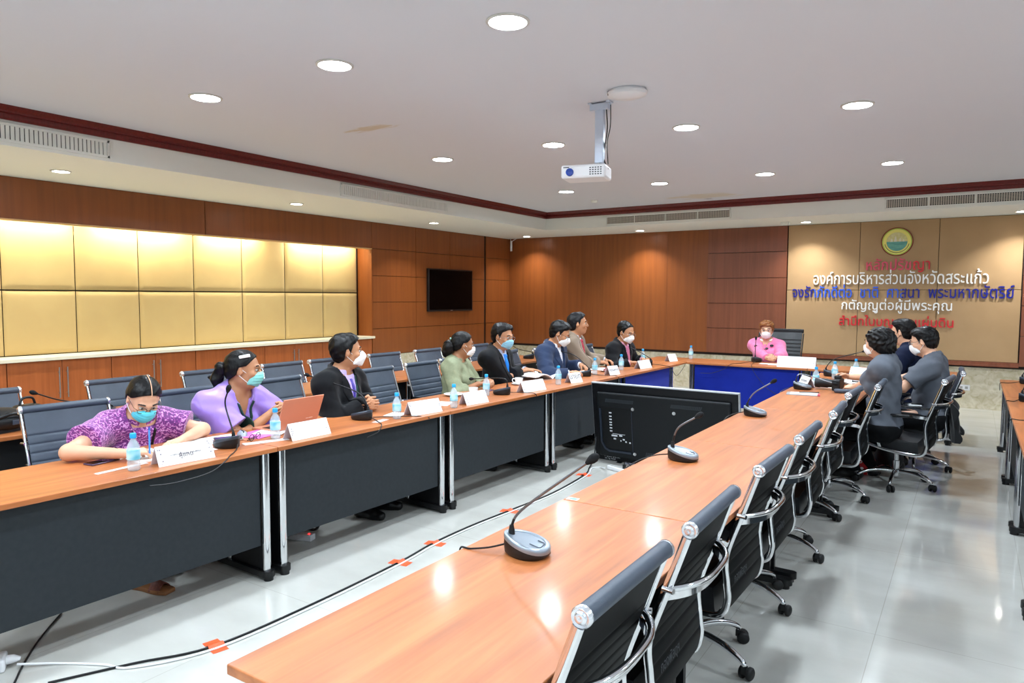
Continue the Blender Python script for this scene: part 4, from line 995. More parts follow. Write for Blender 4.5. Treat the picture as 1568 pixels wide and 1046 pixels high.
# right table papers
t = thing('folded_leaflets', 'grey and white folded leaflets in front of the low microphone', 'paper', (-1.22, 6.52, Z0), .15)
MB().box(-.13, .13, -.09, .09, 0, .004).build('under_sheet', M('leaflet_grey', '#8e9096', .6), t); MB().box(-.10, .12, -.07, .06, .004, .009).build('top_sheet', PAPER, t); MB().box(.12, .14, -.09, .02, 0, .010).build('red_edge', M('stamp_red'), t); MB().tube([(-.03, .04, .013), (.13, .075, .013)], .004, 8).build('black_pen', BLACKP, t)
for lb, x, y, rz, sx, sy, sz in (('white papers under the name card on the far centre table', -1.20, 7.55, .3, .24, .34, .006), ('white papers beside the camera', -1.02, 7.70, -.3, .22, .3, .01), ('stack of white papers before the grey polo man', -.98, 8.05, .1, .2, .26, .025), ('paper wrapper under the nearest far bottle', -1.14, 7.22, -.2, .2, .22, .004), ('white sheet at the far end of the centre table', -1.15, 8.30, .2, .2, .1, .003)):
    slab('document', lb, 'paper', (x, y, Z0), rz, sx, sy, sz, PAPER)
t = thing('mobile_tablet', 'dark tablet lying before the grey polo man', 'tablet', (-.90, 7.78, Z0+.011), .1); MB().box(-.09, .09, -.12, .12, 0, .008).build('case', BLACKP, t, bevel=.003); MB().box(-.082, .082, -.112, .112, .008, .0086).build('screen', M('phone_glass'), t)
t = thing('snack_plate', 'white plate of pink wrapped sweets on the far centre table', 'plate', (-1.08, 7.50, Z0+.010)); MB().lathe([(0, 0), (.05, 0), (.09, .016), (.091, .019), (.05, .006), (0, .005)], 28).build('dish', CERAMIC, t)
for i, (c, a) in enumerate((('#d0545a', 0), ('#f0e6e2', 1.2), ('#c84850', 2.4), ('#e0c080', 3.6), ('#f2f0ee', 4.8))): MB().ell((.03*math.cos(a), .03*math.sin(a), .022), (.022, .018, .015), 10, 6).build('sweet', M('sweet_%d' % i, c, .35), t)
t = thing('sticker', 'small blue and white sticker at the seam of the centre tables', 'sticker', (-1.375, 2.575, Z0), .1); MB().box(-.025, .025, -.015, .015, 0, .0006).build('backing', M('sticker_white', '#e8f0f4', .4), t); MB().box(-.012, .018, -.010, .010, .0006, .001).build('print', M('sticker_blue', '#3f9ad8', .4), t)
# camera
t = thing('camera', 'black camera with a long lens in the hand of the grey shirted woman', 'camera', (-1.0, 6.98, Z+.002), math.radians(172))
MB().box(-.03, .03, -.07, .07, .01, .105).box(-.03, .04, .035, .075, .0, .10).build('body', BLACKP, t, bevel=.010, seg=3)
MB().box(-.02, .035, -.03, .03, .10, .135).build('viewfinder', BLACKP, t, bevel=.010); MB().box(-.02, .02, -.062, -.032, .105, .116).build('dial', STEEL, t, bevel=.004)
MB().lathe([(.034, 0), (.036, .03), (.038, .06), (.042, .065), (.042, .13), (.046, .135), (.046, .17), (.038, .17), (.036, .15), (0, .148)], 28, T=Matrix.Translation((.03, 0, .056)) @ Matrix.Rotation(PI/2, 4, 'Y')).build('lens', M('lens_black', '#141518', .45), t)
slab('glasses_case', 'dark grey case lying beside the camera', 'case', (-.93, 6.80, Z0), .2, .16, .07, .035, M('case_grey', '#3a4250', .5), .014)
# black bag and cap on the back table at the photo edge
t = thing('shoulder_bag', 'black shoulder bag slumped on the left back table', 'bag', (-5.02, 1.88, Z0), .3)
BAGM = M('black_nylon', '#0d0e11', .6, bump=.4, bscale=60)
MB().ell((0, 0, .07), (.15, .17, .075), 24, 14).box(-.10, .10, -.12, .12, 0, .06).build('body', BAGM, t); MB().tube(catmull([(.1, -.12, .09), (.15, -.02, .12), (.14, .1, .07), (.06, .17, .05)], 6), .012, 8).build('strap', BLACKP, t)
MB().box(.135, .152, -.03, .05, .05, .08).build('buckle', M('case_grey'), t, bevel=.004)
t = thing('hand_bag', 'small dark bag behind the black shoulder bag', 'bag', (-5.22, 2.12, Z0), .1); MB().box(-.06, .06, -.08, .08, 0, .12).build('body', M('bag_brown_black', '#1d1815', .5), t, bevel=.03, seg=3); MB().tube(catmull([(0, -.05, .11), (0, -.03, .16), (0, .03, .16), (0, .05, .11)], 5), .008, 8).build('handle', BLACKP, t)

# ================================================================== ON THE FLOOR
zf = .006
MAIN = [(-3.12, 1.30), (-2.98, 1.58), (-2.83, 1.86), (-2.80, 2.4), (-2.82, 3.09), (-2.86, 3.46), (-2.86, 3.9), (-2.83, 4.32), (-2.80, 4.9), (-2.85, 5.55), (-2.93, 5.80)]
cable('floor_cable', 'long black cable taped along the floor aisle', [(x, y, zf) for x, y in MAIN] + [(-2.97, 5.98, .06), (-2.99, 6.06, .25)], .0055, BLACKP)
cable('floor_cable', 'white cable running beside the taped black cable', [(-3.36, 1.285, .02), (-3.25, 1.40, zf), (-3.08, 1.50, zf), (-2.95, 1.56, zf)] + [(x+.028, y-.01, zf) for x, y in MAIN[2:]] + [(-2.86, 5.88, zf), (-2.78, 5.82, .02)], .005, WHITEP)
cable('floor_cable', 'black cable from under the nearest left table to the corner', [(-3.76, 1.64, zf), (-3.55, 1.45, zf), (-3.35, 1.30, zf), (-3.2, 1.20, zf), (-3.1, 1.1, zf)], .0045, BLACKP)
for lb, x, y, a in (('orange tape on the cables nearest the camera', -2.83, 1.87, 1.1), ('orange tape on the cables, second from the camera', -2.815, 3.09, 1.5), ('orange tape on the cables, third from the camera', -2.85, 3.46, 1.5), ('orange tape on the cables, fourth from the camera', -2.83, 4.30, 1.55), ('orange tape on the cables before the floor television', -2.86, 5.56, 1.4)):
    g = MB(); bump = lambda v: .014*math.exp(-((v-.5)/.13)**2)
    g.grid(lambda u, v: ((v-.5)*.13, (u-.5)*.07, .0015+bump(v)), 4, 24, thick=.001)
    tag(g.build('floor_tape', ORANGE_T, loc=(x, y, 0), rz=a-PI/2+.25), lb, 'tape', 'orange tapes over the floor cables')
t = thing('power_strip', 'white power strip before the floor television', 'power strip', (-2.66, 5.86, 0), 1.25 - PI/2)
MB().box(-.12, .12, -.03, .03, .0, .038).build('body', WHITEP, t, bevel=.008); MB().box(-.10, .10, -.015, .015, .038, .0395).build('sockets', M('socket_grey'), t); MB().tube([(.07, 0, .04), (.07, 0, .075)], .016, 12).build('plug', BLACKP, t); MB().tube(catmull([(.07, 0, .075), (.08, .0, .10), (.12, .02, .08), (.14, .04, .01)], 5), .004, 6).build('plug_cable', BLACKP, t)
t = thing('power_adapter', 'white adapter with plugged white cable at the lower left photo edge', 'power adapter', (-3.43, 1.22, 0), -.5)
MB().box(-.05, .05, -.09, .05, 0, .06).build('body', WHITEP, t, bevel=.010); MB().tube([(0, .05, .035), (0, .075, .035), (0, .10, .03)], [.02, .018, .008], 12).build('plug', WHITEP, t)
t = thing('power_strip', 'white power strip with red light under the second left table', 'power strip', (-3.68, 3.02, 0), 1.9 - PI/2)
MB().box(-.14, .14, -.03, .03, 0, .04).build('body', WHITEP, t, bevel=.006); MB().ell((.11, -.0, .042), (.008, .008, .005), 10, 6).build('red_light', M('led_red', '#ff2a2a', .4, emit='#ff3030', estr=4), t); MB().tube(catmull([(-.1, .02, .05), (-.02, .05, .08), (.08, .04, .07), (.14, .07, .1), (.1, .09, .04), (0, .06, .06)], 5), .010, 6).build('bundled_cable', BLACKP, t)
# sandal showing below the panel
t = thing('sandal', 'brown sandal below the nearest left table panel', 'sandal', (-3.665, 2.05, 0), .25)
sole = [(-.13+.26*i/20, (.030+.014*math.sin(PI*i/20)+.008*math.sin(2*PI*i/20+2.6))) for i in range(21)]
poly = [(x, y) for x, y in sole] + [(x, -y) for x, y in reversed(sole)]
MB().prism(poly, 0, .024).build('sole', M('sandal_brown', '#8a5a34', .6), t, bevel=.006); MB().grid(lambda u, v: (.02+.07*u, -.045+.09*v, .018+.05*math.sin(PI*v)*(1-.25*u)), 6, 14, thick=.006).build('strap', M('sandal_strap', '#5a2a22', .5, col2='#7a4030', nscale=80), t); MB().tube(catmull([(-.07, -.036, .024), (-.10, -.03, .05), (-.12, 0, .055), (-.10, .03, .05), (-.07, .036, .024)], 5), .007, 6).build('heel_strap', M('sandal_strap'), t)
# bags on the floor by the grey shirted woman
t = thing('tote_bag', 'red bag with white rings under the chair of the grey shirted woman', 'bag', (-.83, 7.10, 0), .2)
def dots_mat():
    m = M('red_dotted_cloth', '#c3131c', .6); nt = m.node_tree; N = nt.nodes; L = nt.links
    tc = N.new('ShaderNodeTexCoord'); v = N.new('ShaderNodeTexVoronoi'); v.inputs['Scale'].default_value = 17; v.inputs['Randomness'].default_value = .35
    r = N.new('ShaderNodeValToRGB'); e = r.color_ramp.elements; r.color_ramp.interpolation = 'CONSTANT'; e[0].color = lin('#c3131c'); e[1].position = .13; e[1].color = lin('#e8dcd8'); x = e.new(.27); x.color = lin('#c3131c')
    L.new(tc.outputs['Object'], v.inputs['Vector']); L.new(v.outputs['Distance'], r.inputs[0]); L.new(r.outputs[0], N['Principled BSDF'].inputs['Base Color']); return m
MB().box(-.13, .13, -.16, .16, 0, .17).build('body', dots_mat(), t, bevel=.04, seg=4); MB().tube(catmull([(-.05, -.1, .165), (-.02, -.05, .2), (-.02, .05, .2), (-.05, .1, .165)], 5), .008, 8).build('handle', M('bag_red', '#a00f16', .6), t)
t = thing('backpack', 'black backpack on the floor behind the red bag', 'bag', (-.60, 7.32, 0), .3); MB().ell((0, 0, .12), (.12, .15, .12), 24, 14).build('body', BAGM, t); MB().tube(catmull([(.06, -.08, .22), (.05, -.03, .26), (.05, .03, .26), (.06, .08, .22)], 5), .009, 8).build('strap', BLACKP, t)
# jacket hanging on the chair of the man in the grey polo
t = thing('black_jacket', 'black jacket hanging over the back of the grey polo man chair', 'jacket', (-.185, 7.56, .06))
def jk(u, v):
    a = (u-.5); return (.02+.05*v+.022*math.sin(u*19+v*3)*v+.02*math.cos(u*7), a*.44*(1+.12*v), .64-.36*v-.03*math.cos(u*6.3)*v)
g = MB().grid(lambda u, v: jk(u, v), 30, 16, thick=.0); gv = [(x+.03+.03*math.sin(3*z*9), y, z) for x, y, z in g.v]; n0 = len(g.v); g2 = MB(); g2.add(g.v, g.f, 0, True); g2.add(gv, [list(reversed(f)) for f in g.f], 0, True)
w = 31; ring = list(range(w)) + [j*w+30 for j in range(1, 17)] + [16*w+i for i in range(29, -1, -1)] + [j*w for j in range(15, 0, -1)]
g2.add(g.v+gv, [(ring[a], ring[(a+1) % len(ring)], n0+ring[(a+1) % len(ring)], n0+ring[a]) for a in range(len(ring))], 0, True)
g2.build('cloth', M('black_cloth', '#0e0f12', .85, sheen=.3), t)
MB().tube(catmull([(.07, -.15, .50), (.09, -.17, .38), (.08, -.14, .27)], 5), [.04]*5+[.038]*5+[.034], 10).build('sleeve', M('black_cloth'), t)
# ================================================================== PEOPLE
# Every body is one continuous surface grown from blended rounded limbs (signed distances, then surface nets);
# garments are built the same way from the limbs they cover, a little thicker.
V3 = lambda *a: np.array(a, float)
def nrm(v): return v/np.linalg.norm(v)
def rotz(a): c, s = math.cos(a), math.sin(a); return np.array([[c, -s, 0], [s, c, 0], [0, 0, 1.0]])
def roty(a): c, s = math.cos(a), math.sin(a); return np.array([[c, 0, s], [0, 1, 0], [-s, 0, c]])
def rotx(a): c, s = math.cos(a), math.sin(a); return np.array([[1.0, 0, 0], [0, c, -s], [0, s, c]])
class Cone:
    def __init__(s, a, b, ra, rb, k=.02): s.a, s.b, s.ra, s.rb, s.k = V3(*a), V3(*b), ra, rb, k; r = max(ra, rb); s.lo = np.minimum(s.a, s.b)-r; s.hi = np.maximum(s.a, s.b)+r
    def d(s, X, Y, Z):
        ab = s.b-s.a; L = max(ab@ab, 1e-9)
        t = np.clip(((X-s.a[0])*ab[0]+(Y-s.a[1])*ab[1]+(Z-s.a[2])*ab[2])/L, 0, 1)
        return np.sqrt((X-s.a[0]-t*ab[0])**2+(Y-s.a[1]-t*ab[1])**2+(Z-s.a[2]-t*ab[2])**2)-(s.ra+t*(s.rb-s.ra))
class Ell:
    def __init__(s, c, r, R=None, k=.02): s.c, s.r, s.k = V3(*c), V3(*r), k; s.R = np.eye(3) if R is None else R; m = np.abs(s.R)@s.r; s.lo = s.c-m; s.hi = s.c+m
    def loc(s, X, Y, Z):
        x, y, z = X-s.c[0], Y-s.c[1], Z-s.c[2]; R = s.R
        return R[0, 0]*x+R[1, 0]*y+R[2, 0]*z, R[0, 1]*x+R[1, 1]*y+R[2, 1]*z, R[0, 2]*x+R[1, 2]*y+R[2, 2]*z
    def d(s, X, Y, Z):
        x, y, z = s.loc(X, Y, Z); r = s.r
        k0 = np.sqrt((x/r[0])**2+(y/r[1])**2+(z/r[2])**2); k1 = np.sqrt((x/r[0]**2)**2+(y/r[1]**2)**2+(z/r[2]**2)**2)
        return k0*(k0-1)/np.maximum(k1, 1e-6)
def field(prims, h, inflate=0.0, pad=.045, cuts=(), disp=None, subs=()):
    lo = np.min([p.lo for p in prims], 0)-inflate-2.5*h-.006; hi = np.max([p.hi for p in prims], 0)+inflate+2.5*h+.006
    n = np.ceil((hi-lo)/h).astype(int)+1; ax = [(lo[i]+h*np.arange(n[i])).astype(np.float32) for i in range(3)]
    F = np.full(n, pad, np.float32)
    for p in prims:
        a = np.maximum(np.floor((p.lo-inflate-pad-lo)/h).astype(int), 0); b = np.minimum(np.ceil((p.hi+inflate+pad-lo)/h).astype(int)+1, n)
        sl = tuple(slice(a[i], b[i]) for i in range(3))
        X, Y, Z = ax[0][sl[0]][:, None, None], ax[1][sl[1]][None, :, None], ax[2][sl[2]][None, None, :]
        d = (p.d(X, Y, Z)-inflate).astype(np.float32); f = F[sl]; k = p.k
        m = np.maximum(k-np.abs(f-d), 0)/k; F[sl] = np.minimum(f, d)-m*m*k*.25
    for p in subs:
        a = np.maximum(np.floor((p.lo-.02-lo)/h).astype(int), 0); b = np.minimum(np.ceil((p.hi+.02-lo)/h).astype(int)+1, n)
        if np.any(b <= a): continue
        sl = tuple(slice(a[i], b[i]) for i in range(3))
        X, Y, Z = ax[0][sl[0]][:, None, None], ax[1][sl[1]][None, :, None], ax[2][sl[2]][None, None, :]
        d = -p.d(X, Y, Z).astype(np.float32); f = F[sl]; k = p.k
        m = np.maximum(k-np.abs(f-d), 0)/k; F[sl] = np.maximum(f, d)+m*m*k*.25
    if disp or cuts:
        X, Y, Z = ax[0][:, None, None], ax[1][None, :, None], ax[2][None, None, :]
        if disp: F = F+disp(X, Y, Z).astype(np.float32)
        for c in cuts: F = np.maximum(F, c(X, Y, Z).astype(np.float32))
    return F, lo, h
def sdf_object(name, prims, h, mats, parent, off, island=None, **kw):
    F, lo, h = field(prims, h, **kw)
    F[0], F[-1], F[:, 0], F[:, -1], F[:, :, 0], F[:, :, -1] = [.01]*6
    r = surface_nets(F, lo, h)
    if r is None: return None
    V, Q = r; V = V-off; mi = np.zeros(len(Q), np.int32)
    if island:
        for iv, iq, im in island:
            iq = np.asarray(iq)+len(V); V = np.concatenate([V, np.asarray(iv)-off]); Q = np.concatenate([Q, iq]); mi = np.concatenate([mi, np.full(len(iq), im, np.int32)])
    return link(name, np_mesh(name, V, Q, mats, mi), parent)
def folds(a=.0035, f=26.0, ph=0.0):
    """Cloth folds that only ever stand out from the body."""
    a *= 1.15
    def g(X, Y, Z):
        v = .9*np.sin(9*X+13*Z+2*np.sin(7*Y+ph)+ph) + np.sin(f*(X*.9+.5*Z)+2.2*np.sin(11*Y+ph)+ph)*np.sin(f*.8*(Z*.9-.4*Y)+1.7*np.sin(9*X+2*ph)) + .5*np.sin(f*2.1*(Z+.6*Y)+3*np.sin(13*X+ph))
        return a*np.clip(v-1.1, -2.2, .1)
    return g
def uvball(c, r, R, nu=10, nv=8):
    vs = []; qs = []
    for j in range(nv+1):
        p = PI*j/nv+1e-3*(1 if j == 0 else -1 if j == nv else 0)
        for i in range(nu): a = 2*PI*i/nu; vs.append(c+R@V3(r[0]*math.cos(p), r[1]*math.sin(p)*math.cos(a), r[2]*math.sin(p)*math.sin(a)))
    for j in range(nv):
        for i in range(nu): k = (i+1) % nu; qs.append((j*nu+i, j*nu+k, (j+1)*nu+k, (j+1)*nu+i))
    return vs, qs

def ik(S, H, l1, l2, pole):
    v = H-S; d = np.linalg.norm(v); sc = max(1.0, d/(l1+l2)*1.003); l1 *= sc; l2 *= sc
    x = (l1*l1-l2*l2+d*d)/(2*d); hh = math.sqrt(max(l1*l1-x*x, 0)); u = v/d
    p = V3(*pole); p = p-u*(p@u); p = nrm(p); return S+u*x+p*hh
def hand_prims(W, D, N, T, s=1.0, curl=(.3, .4, .4, .45), tcurl=.3, spread=.0, tin=.25):
    """W wrist, D finger direction, N the way the palm faces, T towards the thumb."""
    D = nrm(V3(*D)); N = V3(*N); N = nrm(N-D*(N@D)); t = np.cross(D, N); T = t if t@V3(*T) > 0 else -t
    P = []; k = .010
    off = (.030, .010, -.010, -.028); ln = (.95, 1.05, 1.0, .8); tip = []
    for i in range(4):
        K = W+D*(.086-.004*abs(i-1))*s+T*off[i]*s
        P.append(Cone(W+D*.012*s+T*off[i]*.5*s, K, .0145*s, .0115*s, k))
        a = 0; p = K; dr = nrm(D+T*spread*off[i]*14)
        for j, L in enumerate((.043, .026, .020)):
            a += curl[i]*(1.0 if j == 0 else 1.15); q = p+(dr*math.cos(a)+N*math.sin(a))*L*ln[i]*s
            P.append(Cone(p, q, (.0094-.0009*j)*s, (.0087-.0009*j)*s, .0035)); p = q
    B = W+D*.026*s+T*.022*s; d1 = nrm(D*.75+T*.65+N*tin); M1 = B+d1*.040*s; d2 = nrm(D*.95+T*(.35-tcurl*.5)+N*(tin+tcurl)); M2 = M1+d2*.032*s; M3 = M2+nrm(d2+N*.2)*.024*s
    P += [Cone(W+T*.012*s, M1, .016*s, .0125*s, .010), Cone(M1, M2, .0115*s, .0098*s, .004), Cone(M2, M3, .0098*s, .0085*s, .004)]
    return P

HAIR = M('black_hair', '#060506', .42, bump=.6, bscale=110, stretch=(1, 1, .25), spec=.3)
HAIR_B = M('brown_hair', '#7a4322', .38, col2='#96602f', nscale=60, bump=.5, bscale=90, stretch=(1, 1, .25))
HAIR_G = M('greying_hair', '#0d0d0f', .45, spec=.3, col2='#1c1c20', nscale=40, bump=.5, bscale=90)
SKIN = {k: M('skin_'+k, c, .45, col2=c2, nscale=7) for k, c, c2 in (('light', '#d9a98a', '#d3a082'), ('mid', '#b9835f', '#b27c59'), ('tan', '#a87553', '#a26f4e'))}
EYEW = M('eye_white', '#b9b2a8', .3); IRIS = M('eye_dark', '#1c120d', .1); LIPS = M('lips', '#a35e52', .4); BROW = M('brow_hair', '#1a1412', .6)
MASKG = M('mask_green', '#7fd0c8', .6, col2='#93dad2', nscale=10); MASKB = M('mask_blue', '#8fc6de', .6); MASKT = M('mask_turquoise', '#4fc6d8', .6, col2='#66cfdf', nscale=10); MASKW = M('mask_white', '#efeeec', .6); MASKK = M('mask_black', '#111216', .6)
TROU = M('dark_trousers', '#0b0c0f', .85, spec=.2); SHOE = M('black_shoe', '#0c0c0d', .35); NAVY_TR = M('navy_trousers', '#161b28', .8)

def person(label, head, hyaw, hpitch, byaw, hands, outfit, hroll=0, s=1.0, female=False, skin='mid', hair='short', hairmat=None, mask=None, mstyle='flat', glasses=None,
           L=.50, wide=1.0, belly=0.0, hip_z=.50, sleeve='long', h=.006, legs='trousers', feet=None):
    rad = math.radians; H = V3(*head); RH = rotz(rad(hyaw))@roty(rad(hpitch))@rotx(rad(hroll)); RB = rotz(rad(byaw)); hs = 1.04*s
    hp = lambda x, y, z: H+RH@V3(x, y, z)*hs
    fwd, left = RB[:, 0], RB[:, 1]; up = V3(0, 0, 1)
    # neck base under the head, pulled back a little; then the pelvis so that the trunk keeps its length
    NB = H-RH@V3(.03, 0, .075)*hs-up*.085*s-fwd*.025*s
    dz = NB[2]-hip_z; lean = math.sqrt(max((L*s)**2-dz*dz, .0004)); lean = min(lean, .30)
    PV = NB-fwd*lean; PV = V3(PV[0], PV[1], hip_z)
    off = V3(PV[0], PV[1], 0)
    sp = nrm(NB-PV); lat = left; fr = nrm(np.cross(lat, sp)); RT = np.stack([fr, lat, sp], 1); TL = np.linalg.norm(NB-PV)
    T = lambda x, y, z: PV+fr*x+lat*y+sp*z
    shw = (.168 if female else .188)*s*wide
    torso = [Ell(T(.0, 0, .02), (.125*s, .165*s*wide, .13*s), RB, .05), Ell(T(.012+belly*.5, 0, TL*.36), ((.105+belly)*s, (.142+belly*.6)*s*wide, .17*s), RT, .06),
             Ell(T(.0, 0, TL*.68), (.112*s, .158*s*wide, .185*s), RT, .06), Cone(T(-.012, shw*.82, TL-.055*s), T(-.012, -shw*.82, TL-.055*s), .062*s, .062*s, .06)]
    if female: torso += [Ell(T(.085*s, y*s, TL*.64), (.055*s, .068*s, .062*s), RT, .05) for y in (.075, -.075)]
    SH = {1: T(-.005, shw, TL-.062*s), -1: T(-.005, -shw, TL-.062*s)}
    for q in (1, -1): torso += [Cone(T(-.01, q*.03, TL+.01), SH[q], .050*s, .054*s, .05)]
    neck = [Cone(T(-.012, 0, TL-.03), hp(-.028, 0, -.055), .056*s, .052*s, .025), Cone(T(.01, 0, TL-.02), hp(.01, 0, -.085), .044*s, .040*s, .02)]
    cran = [Ell(hp(-.014, 0, .030), (.098*hs, .076*hs, .086*hs), RH, .02)]
    face = [Ell(hp(.022, 0, -.030), (.068*hs, .062*hs, .086*hs), RH, .03), Ell(hp(.048, 0, -.090), (.030*hs, .034*hs, .024*hs), RH, .03), Ell(hp(.0, 0, -.055), (.055*hs, .058*hs, .045*hs), RH, .03),
            Cone(hp(.080, .034, .024), hp(.088, .010, .022), .010*hs, .010*hs, .015), Cone(hp(.080, -.034, .024), hp(.088, -.010, .022), .010*hs, .010*hs, .015),
            Ell(hp(.058, .040, -.024), (.024*hs, .022*hs, .020*hs), RH, .02), Ell(hp(.058, -.040, -.024), (.024*hs, .022*hs, .020*hs), RH, .02)]
    nose = [Cone(hp(.087, 0, .010), hp(.104, 0, -.026), .0085*hs, .0125*hs, .012), Cone(hp(.092, .012, -.030), hp(.092, -.012, -.030), .009*hs, .009*hs, .010)]
    lips = [Cone(hp(.084, .016, -.060), hp(.088, 0, -.057), .0058*hs, .0072*hs, .008), Cone(hp(.084, -.016, -.060), hp(.088, 0, -.057), .0058*hs, .0072*hs, .008), Cone(hp(.083, .012, -.068), hp(.083, -.012, -.068), .007*hs, .007*hs, .008)]
    ears = []
    for q in (1, -1):
        RE = RH@rotz(q*.35)
        ears += [Ell(hp(-.012, q*.078, -.004), (.020*hs, .0075*hs, .033*hs), RE, .008), Ell(hp(-.004, q*.074, -.010), (.012*hs, .010*hs, .016*hs), RE, .008)]
    sockets = [Ell(hp(.098, q*.031, .004), (.018*hs, .019*hs, .0125*hs), RH, .012) for q in (1, -1)] + [Ell(hp(-.002, q*.090, .004), (.008*hs, .007*hs, .014*hs), RH, .006) for q in (1, -1)]
    arms = {}; hnd = []; sl = []
    for q in (1, -1):
        a = hands.get(q)
        if a is None: a = dict(w=SH[q]+fwd*.30+left*(-q*.02)-up*.30, D=fwd, N=-up, T=left*-q)
        Wr = V3(*a['w']); pole = a.get('pole', fwd*-.25+left*q*.75-up*.75)
        E = V3(*a['e']) if 'e' in a else ik(SH[q], Wr, .285*s, .245*s, pole)
        arms[q] = (SH[q], E, Wr)
        hnd += [Cone(SH[q], E, .052*s, .043*s, .03), Cone(E, Wr, .043*s, .0255*s, .02)]
        hnd += hand_prims(Wr, a['D'], a['N'], a['T'], s*(.93 if female else 1.0), a.get('curl', (.3, .35, .4, .45)), a.get('tc', .3), a.get('spread', .0), a.get('tin', .25))
    legp = []; ank = []
    kz = .49*s if hip_z > .4 else .45
    for q in (1, -1):
        hip = PV+left*q*.085*s+up*.0; kn = PV+fwd*.42*s+left*q*.105*s; kn[2] = kz-.03; an = PV+fwd*(.27*s)+left*q*.11*s; an[2] = .095
        if feet and q in feet: an = V3(*feet[q]); kn = (kn+V3(an[0], an[1], kn[2]))/2
        legp += [Cone(hip, kn, .088*s, .060*s, .03), Cone(kn, an, .057*s, .036*s, .03)]; ank.append((an, q))
    foot = []
    for an, q in ank:
        fd = rotz(q*.12)@fwd; a0 = V3(an[0], an[1], .045); foot.append([Cone(a0-fd*.035, a0+fd*.09, .036, .033, .02), Cone(a0+fd*.09-up*.010, a0+fd*.155-up*.014, .034, .024, .02), Cone(an, a0-fd*.02, .036, .036, .02)])
    body = torso+neck+cran+face+nose+lips+ears+hnd+legp+[p for f in foot for p in f]
    root = thing('person', label, 'person', (off[0], off[1], 0))
    isl = []
    for q in (1, -1):
        c = hp(.0795, q*.031, .004); ev, eq = uvball(c, V3(.0105, .0130, .0078)*hs, RH); isl.append((ev, eq, 1))
        ev, eq = uvball(c+RH@V3(.0085, 0, -.001)*hs, V3(.0042, .0066, .0064)*hs, RH); isl.append((ev, eq, 2))
        for m in range(5):
            f = m/4; ev, eq = uvball(hp(.092-.010*f*f, q*(.014+.036*f), .026+.007*math.sin(f*2.4)), V3(.004, .008, .0038)*hs, RH, 8, 6); isl.append((ev, eq, 3))
    if mask is None:
        for q in (1, -1): ev, eq = uvball(hp(.0905, q*.009, -.0585), V3(.004, .013, .004)*hs, RH, 8, 6); isl.append((ev, eq, 4))
        ev, eq = uvball(hp(.0885, 0, -.0675), V3(.004, .015, .0045)*hs, RH, 8, 6); isl.append((ev, eq, 4))
    sdf_object('body', body, h, [SKIN[skin], EYEW, IRIS, BROW, LIPS], root, off, island=isl, subs=sockets, pad=.03)
    hl = lambda X, Y, Z: tuple(RH[0, i]*(X-H[0])+RH[1, i]*(Y-H[1])+RH[2, i]*(Z-H[2]) for i in range(3))
    # ---------------- hair
    hm = hairmat or HAIR; base = cran+[Ell(hp(-.03, 0, -.01), (.078*hs, .073*hs, .075*hs), RH, .02)]
    def hairline(xs, zs, ycut=None):
        def c(X, Y, Z):
            x, y, z = hl(X, Y, Z); line = np.interp((x/hs).astype(np.float32), xs, zs).astype(np.float32)*hs; return (line-z)*.75
        return c
    def wav(X, Y, Z):
        x, y, z = hl(X, Y, Z); return .0022*np.sin(190*(y+.35*x)+4*np.sin(30*z))*np.sin(34*z+50*x+1.5) + .0028*np.sin(75*y+20*x+3*np.sin(40*z))*np.sin(60*x-45*z)
    if hair == 'short':
        pr = base+[Ell(hp(.008, .012, .084), (.066*hs, .062*hs, .036*hs), RH, .03), Ell(hp(-.05, 0, .045), (.066*hs, .072*hs, .070*hs), RH, .03)]
        sdf_object('hair', pr, .005, hm, root, off, inflate=.009, disp=wav, cuts=[hairline([-.12, -.06, -.03, -.016, .0, .014, .024, .034, .052, .066, .08, .1], [-.085, -.080, -.055, .018, .028, -.012, .020, .052, .062, .078, .092, .105])])
    elif hair == 'bald_front':
        sdf_object('hair', base+[Ell(hp(-.05, 0, .05), (.070*hs, .074*hs, .072*hs), RH, .03)], .005, hm, root, off, inflate=.008, disp=wav, cuts=[hairline([-.12, -.06, -.03, -.016, .0, .018, .032, .05, .075, .095], [-.085, -.08, -.055, .018, .026, -.01, .05, .085, .10, .12])])
    elif hair in ('pony', 'bun', 'back'):
        sdf_object('hair', base, .005, hm, root, off, inflate=.011, disp=lambda X, Y, Z: .6*wav(X, Y, Z), cuts=[hairline([-.12, -.07, -.035, -.016, .01, .025, .04, .055, .07, .085], [-.065, -.060, -.03, .020, .026, .030, .046, .066, .086, .11])])
        tail = {'pony': [Cone(hp(-.105, 0, .02), hp(-.135, 0, .005), .020, .030, .02), Cone(hp(-.135, 0, .0), hp(-.16, .01, -.07), .036, .034, .03), Cone(hp(-.16, .01, -.07), hp(-.155, .02, -.15), .034, .012, .03)],
                'bun': [Ell(hp(-.135, 0, -.035), (.055*hs, .062*hs, .068*hs), RH, .02), Cone(hp(-.10, 0, .01), hp(-.13, 0, -.02), .03, .04, .02), Ell(hp(-.15, .0, -.085), (.04, .045, .045), RH, .03)],
                'back': [Cone(hp(-.10, 0, .0), hp(-.13, 0, -.03), .018, .02, .02), Cone(hp(-.13, 0, -.03), hp(-.15, .01, -.12), .022, .010, .02)]}[hair]
        t = sdf_object('ponytail', tail, .005, hm, root, off, disp=wav)
    elif hair == 'bob':
        pr = base+[Ell(hp(-.035, 0, .02), (.105*hs, .098*hs, .10*hs), RH, .03), Ell(hp(-.06, 0, -.05), (.068*hs, .080*hs, .065*hs), RH, .03)]
